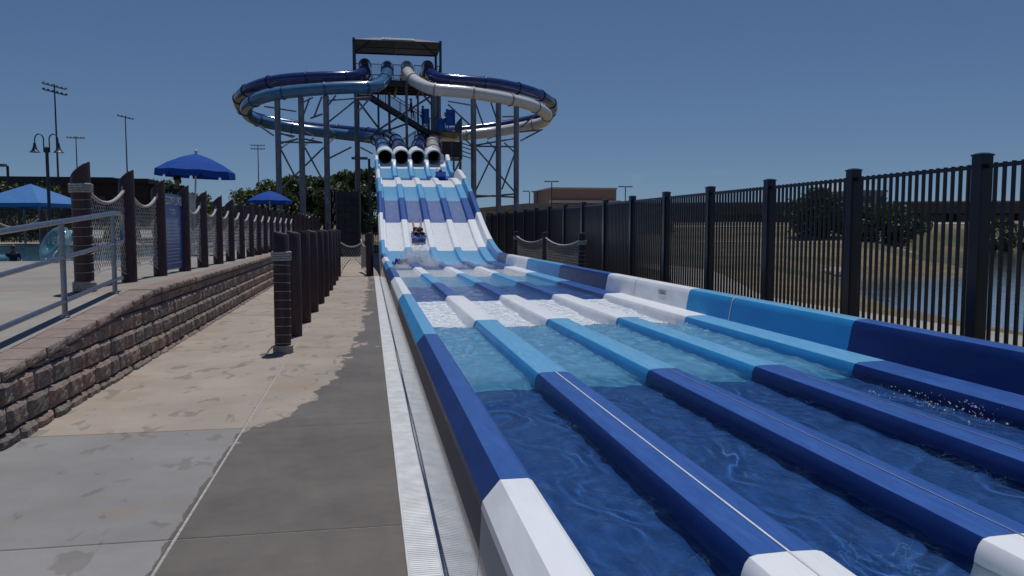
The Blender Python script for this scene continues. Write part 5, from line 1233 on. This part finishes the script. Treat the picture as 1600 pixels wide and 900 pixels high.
gz_ = lambda x, y: float(ground_z(x, y))
i = 0
for (x, y, zt, w_, lab, mt) in [(-12.4, 92, 5.5, 5.5, 'light green tree left of the far blue umbrella', LEAF), (-9.4, 86, 6.3, 5, 'green tree behind the far blue umbrella', LEAF), (-6.8, 82, 6.7, 5.2, 'broad tree behind the leftmost steel column', LEAF),
                               (-4.2, 79, 6.4, 5, 'tree behind the third steel column', LEAFD), (-1.9, 76, 6.9, 4.8, 'tall dark tree behind the stair screen', LEAF), (.3, 74, 7.2, 4.6, 'dark tree hard against the left of the slide', LEAFD), (-3.1, 70, 5.0, 4.4, 'low dark tree low down behind the stair screen', LEAFD),
                               (-7.6, 71, 4.4, 4.6, 'low dark tree under the left flume loop', LEAFD), (-.9, 69, 4.9, 4.0, 'low tree just left of the slide foot', LEAFD),
                               (-15.9, 68, 5.1, 4.2, 'leafy tree between the second and third deck posts', LEAF), (-13.6, 66, 4.1, 3.6, 'shorter tree behind the blue sign', LEAF), (-16.8, 90, 4.0, 4.2, 'small tree right of the blue sign', LEAFD), (-11.0, 72, 3.4, 3.4, 'low bushy tree behind the lifeguard deck posts', LEAFD)]:
    z0 = gz_(x, y); tree(lab, x, y, z0, zt - z0, w_, 20 + i, mt, 'trees behind the tower', low=.1); i += 1
for (x, y, zt, w_, lab, mt) in [(57.3, 96, 6.1, 9.2, 'large dark green tree beyond the fence left of the grey block', LEAFD), (60.3, 86, 4.0, 8.6, 'broad low dark tree beyond the fence at the pond head', LEAFD), (40.8, 112, 2.9, 6.5, 'low round bush-like tree in the dry field', LEAFD),
                               (78, 88, 2.9, 4.2, 'small dark tree on the far pond bank', LEAFD), (83.5, 88, 2.9, 4.6, 'small dark tree on the far pond bank near the right edge', LEAFD)]:
    z0 = gz_(x, y) if y > 87 or x < 62 else gz_(x, y); tree(lab, x, y, z0, zt - z0, w_, 60 + i, mt, 'trees beyond the fence', low=.0, leaf=.24, dens=170); i += 1
def hedge(label, x0, x1, y, z0, h, d, seed, mat=LEAF, size=.13):
    rn = random.Random(seed); t = thing('hedge', label, 'hedge', ((x0 + x1) / 2, y, z0), 0, 'hedges'); n = int((x1 - x0) / .8); B = []
    for k in range(n): B.append(((x0 - (x0 + x1) / 2 + (k + .5) * (x1 - x0) / n, rn.uniform(-.2, .2), h * rn.uniform(.4, .6)), (.75, d, h * rn.uniform(.45, .62))))
    link('foliage', crown_mesh('foliage', mat, B, 420, size, seed), t); m = MB()
    for k in range(0, n, 2): m.tube([(B[k][0][0], 0, -.1), (B[k][0][0], 0, h * .6)], .04, 5)
    m.build('stem', BARK, t)
hedge('clipped green hedge below the long building behind the shade canopy', -33, -21, 60, 2.4, 2.3, .7, 3); hedge('dark hedge behind the far picket fence at left', -30, -10, 52.5, .9, 1.5, .6, 4, LEAFD)
hedge('pale green shrubs along the far pool edge', -16, -8.5, 47.5, .86, .9, .5, 5)

# ---------------------------------------------------------------- buildings
def building(label, x0, x1, y0, y1, z0, z1, wallm, roofm, windows=None, gable=0, fascia=.5, eave=.6, name='building', cat='building', base=None):
    O = ((x0 + x1) / 2, y0, z0); t = thing(name, label, cat, O); m = MB(O); m.box(x0, x1, y0, y1, z0 - 1, z1); m.build('wall', wallm, t)
    m = MB(O); zc = z1
    if gable: xm = x0 + (x1 - x0) * .22; m.loft([[(x0 - eave, y, z1), (x1 + eave, y, z1 + .0), (x1 + eave, y, z1 + gable * .35), (xm, y, z1 + gable), (x0 - eave, y, z1 + .15)] for y in (y0 - eave, y1 + eave)])
    else: m.box(x0 - eave, x1 + eave, y0 - eave, y1 + eave, z1, z1 + fascia)
    m.build('roof', roofm, t)
    for (wx0, wx1, wz0, wz1) in windows or []:
        m = MB(O); m.box(wx0 - .08, wx1 + .08, y0 - .06, y0 + .05, wz0 - .08, wz1 + .08); f = m.build('window', DSTEEL, t)
        m = MB(O); m.box(wx0, wx1, y0 - .075, y0 - .03, wz0, wz1); m.build('pane', DGLASS, f)
    return t
building('long low brown building with dark flat fascia at far left', -52, -21.6, 72, 84, 2, 5.1, M('left_wall', (.12, .1, .085), .9, var=.1), M('dark_fascia', (.03, .03, .035), .7), [(-50 + 3.2 * k, -48.2 + 3.2 * k, 2.6, 4.4) for k in range(9)], fascia=.75, eave=.9)
building('dark brown end pavilion behind the rope-wrapped deck post', -21.0, -16.4, 64, 70, 1.6, 5.0, M('pavilion_wall', (.045, .026, .024), .85, var=.2), M('pavilion_roof', (.03, .02, .02), .8), [(-20.3, -19.2, 1.8, 4.0), (-18.6, -17.6, 1.8, 4.0)], fascia=.35, eave=.3)
building('low tan school wing with a brown sloping roof', 19.5, 66, 150, 175, 2, 5.1, TANW, ROOFM, [(22 + 2.6 * k, 23.1 + 2.6 * k, 3.0, 4.4) for k in range(15)], gable=1.25, eave=.8)
bb = building('brown brick upper storey block of the school with pale bands', 38.2, 52.4, 166, 185, 6.5, 9.9, BRICKL, M('pale_parapet', (.42, .36, .3), .8, var=.05), None, fascia=.35, eave=.15)
m = MB((45.3, 166, 6.5)); m.box(37.6, 53, 164.5, 166, 6.9, 7.5); m.build('band', bpy.data.materials['pale_parapet'], bb)
nb_ = thing('building', 'very long brown brick building beyond the pond with a dark ground floor', 'building', (100, 118, 2.5)); NO = (100, 118, 2.5)
A, B = Vector((50, 152, 0)), Vector((215, 92, 0)); d = (B - A).normalized(); nrm = Vector((d.y, -d.x, 0)); nrm = nrm if nrm.y < 0 else -nrm
def slab_(name, mat, o0, o1, z0, z1, s0=0, s1=None, parent=nb_):
    s1 = (B - A).length if s1 is None else s1; m = MB(NO); ring = lambda z_: [A + d * s0 + nrm * o0 + Vector((0, 0, z_)), A + d * s1 + nrm * o0 + Vector((0, 0, z_)), A + d * s1 + nrm * o1 + Vector((0, 0, z_)), A + d * s0 + nrm * o1 + Vector((0, 0, z_))]
    m.loft([ring(z0), ring(z1)]); return m.build(name, mat, parent)
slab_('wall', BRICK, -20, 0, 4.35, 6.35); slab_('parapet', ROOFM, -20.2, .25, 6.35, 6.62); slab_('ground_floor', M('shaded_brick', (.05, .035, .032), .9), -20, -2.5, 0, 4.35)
L_ = (B - A).length; k = 0
while k * 5.5 < L_ - 4: slab_('window', DGLASS, -2.52, -2.44, 3.0, 4.1, k * 5.5 + 1, k * 5.5 + 4.4); k += 1
for k in range(int(L_ / 11)): slab_('pillar', BRICK, -.7, -.02, 0, 4.35, k * 11, k * 11 + .8)
for k in range(int(L_ / 8)): f_ = slab_('window', DGLASS, -.02, .03, 4.9, 5.7, k * 8 + 2, k * 8 + 5)
gb = building('pale grey block with dark square windows above the trees', 80.4, 85.7, 122, 130, 2, 7.7, GREYW, M('grey_coping', (.3, .29, .28), .8), [(80.9, 81.6, 6.0, 6.9), (82.6, 83.3, 6.0, 6.9), (84.3, 85.0, 6.0, 6.9)], fascia=.3, eave=.15)
# rocks and grass at the pond inlet, near shore
ROCK = M('pale_rock', (.3, .27, .23), .95, var=.25, vscale=3, bump=.8, bscale=20)
for i, (x, y, s_) in enumerate(((28.4, 45.2, .7), (29.6, 46.6, .5), (27.2, 43.6, .55), (30.5, 47.2, .4), (26.4, 42.8, .35))):
    m = MB(); m.ball((0, 0, 0), s_, 9, 6, 1.3, 1, .6); rn = random.Random(i); m.v = [tuple(Vector(v) * (1 + .3 * noise.noise(Vector(v) * 2.2 + Vector((i * 7, 0, 0))))) for v in m.v]
    o = m.build('rock', ROCK, None, 25); o.location = (x, y, gz_(x, y) + .05); tag(o, ['largest pale rock at the pond inlet', 'second pale rock of the group at the pond inlet', 'left rock of the group at the pond inlet', 'small pale rock at the right of the inlet group', 'smallest pale rock at the left end of the inlet group'][i], 'rock', 'rocks at the pond inlet')
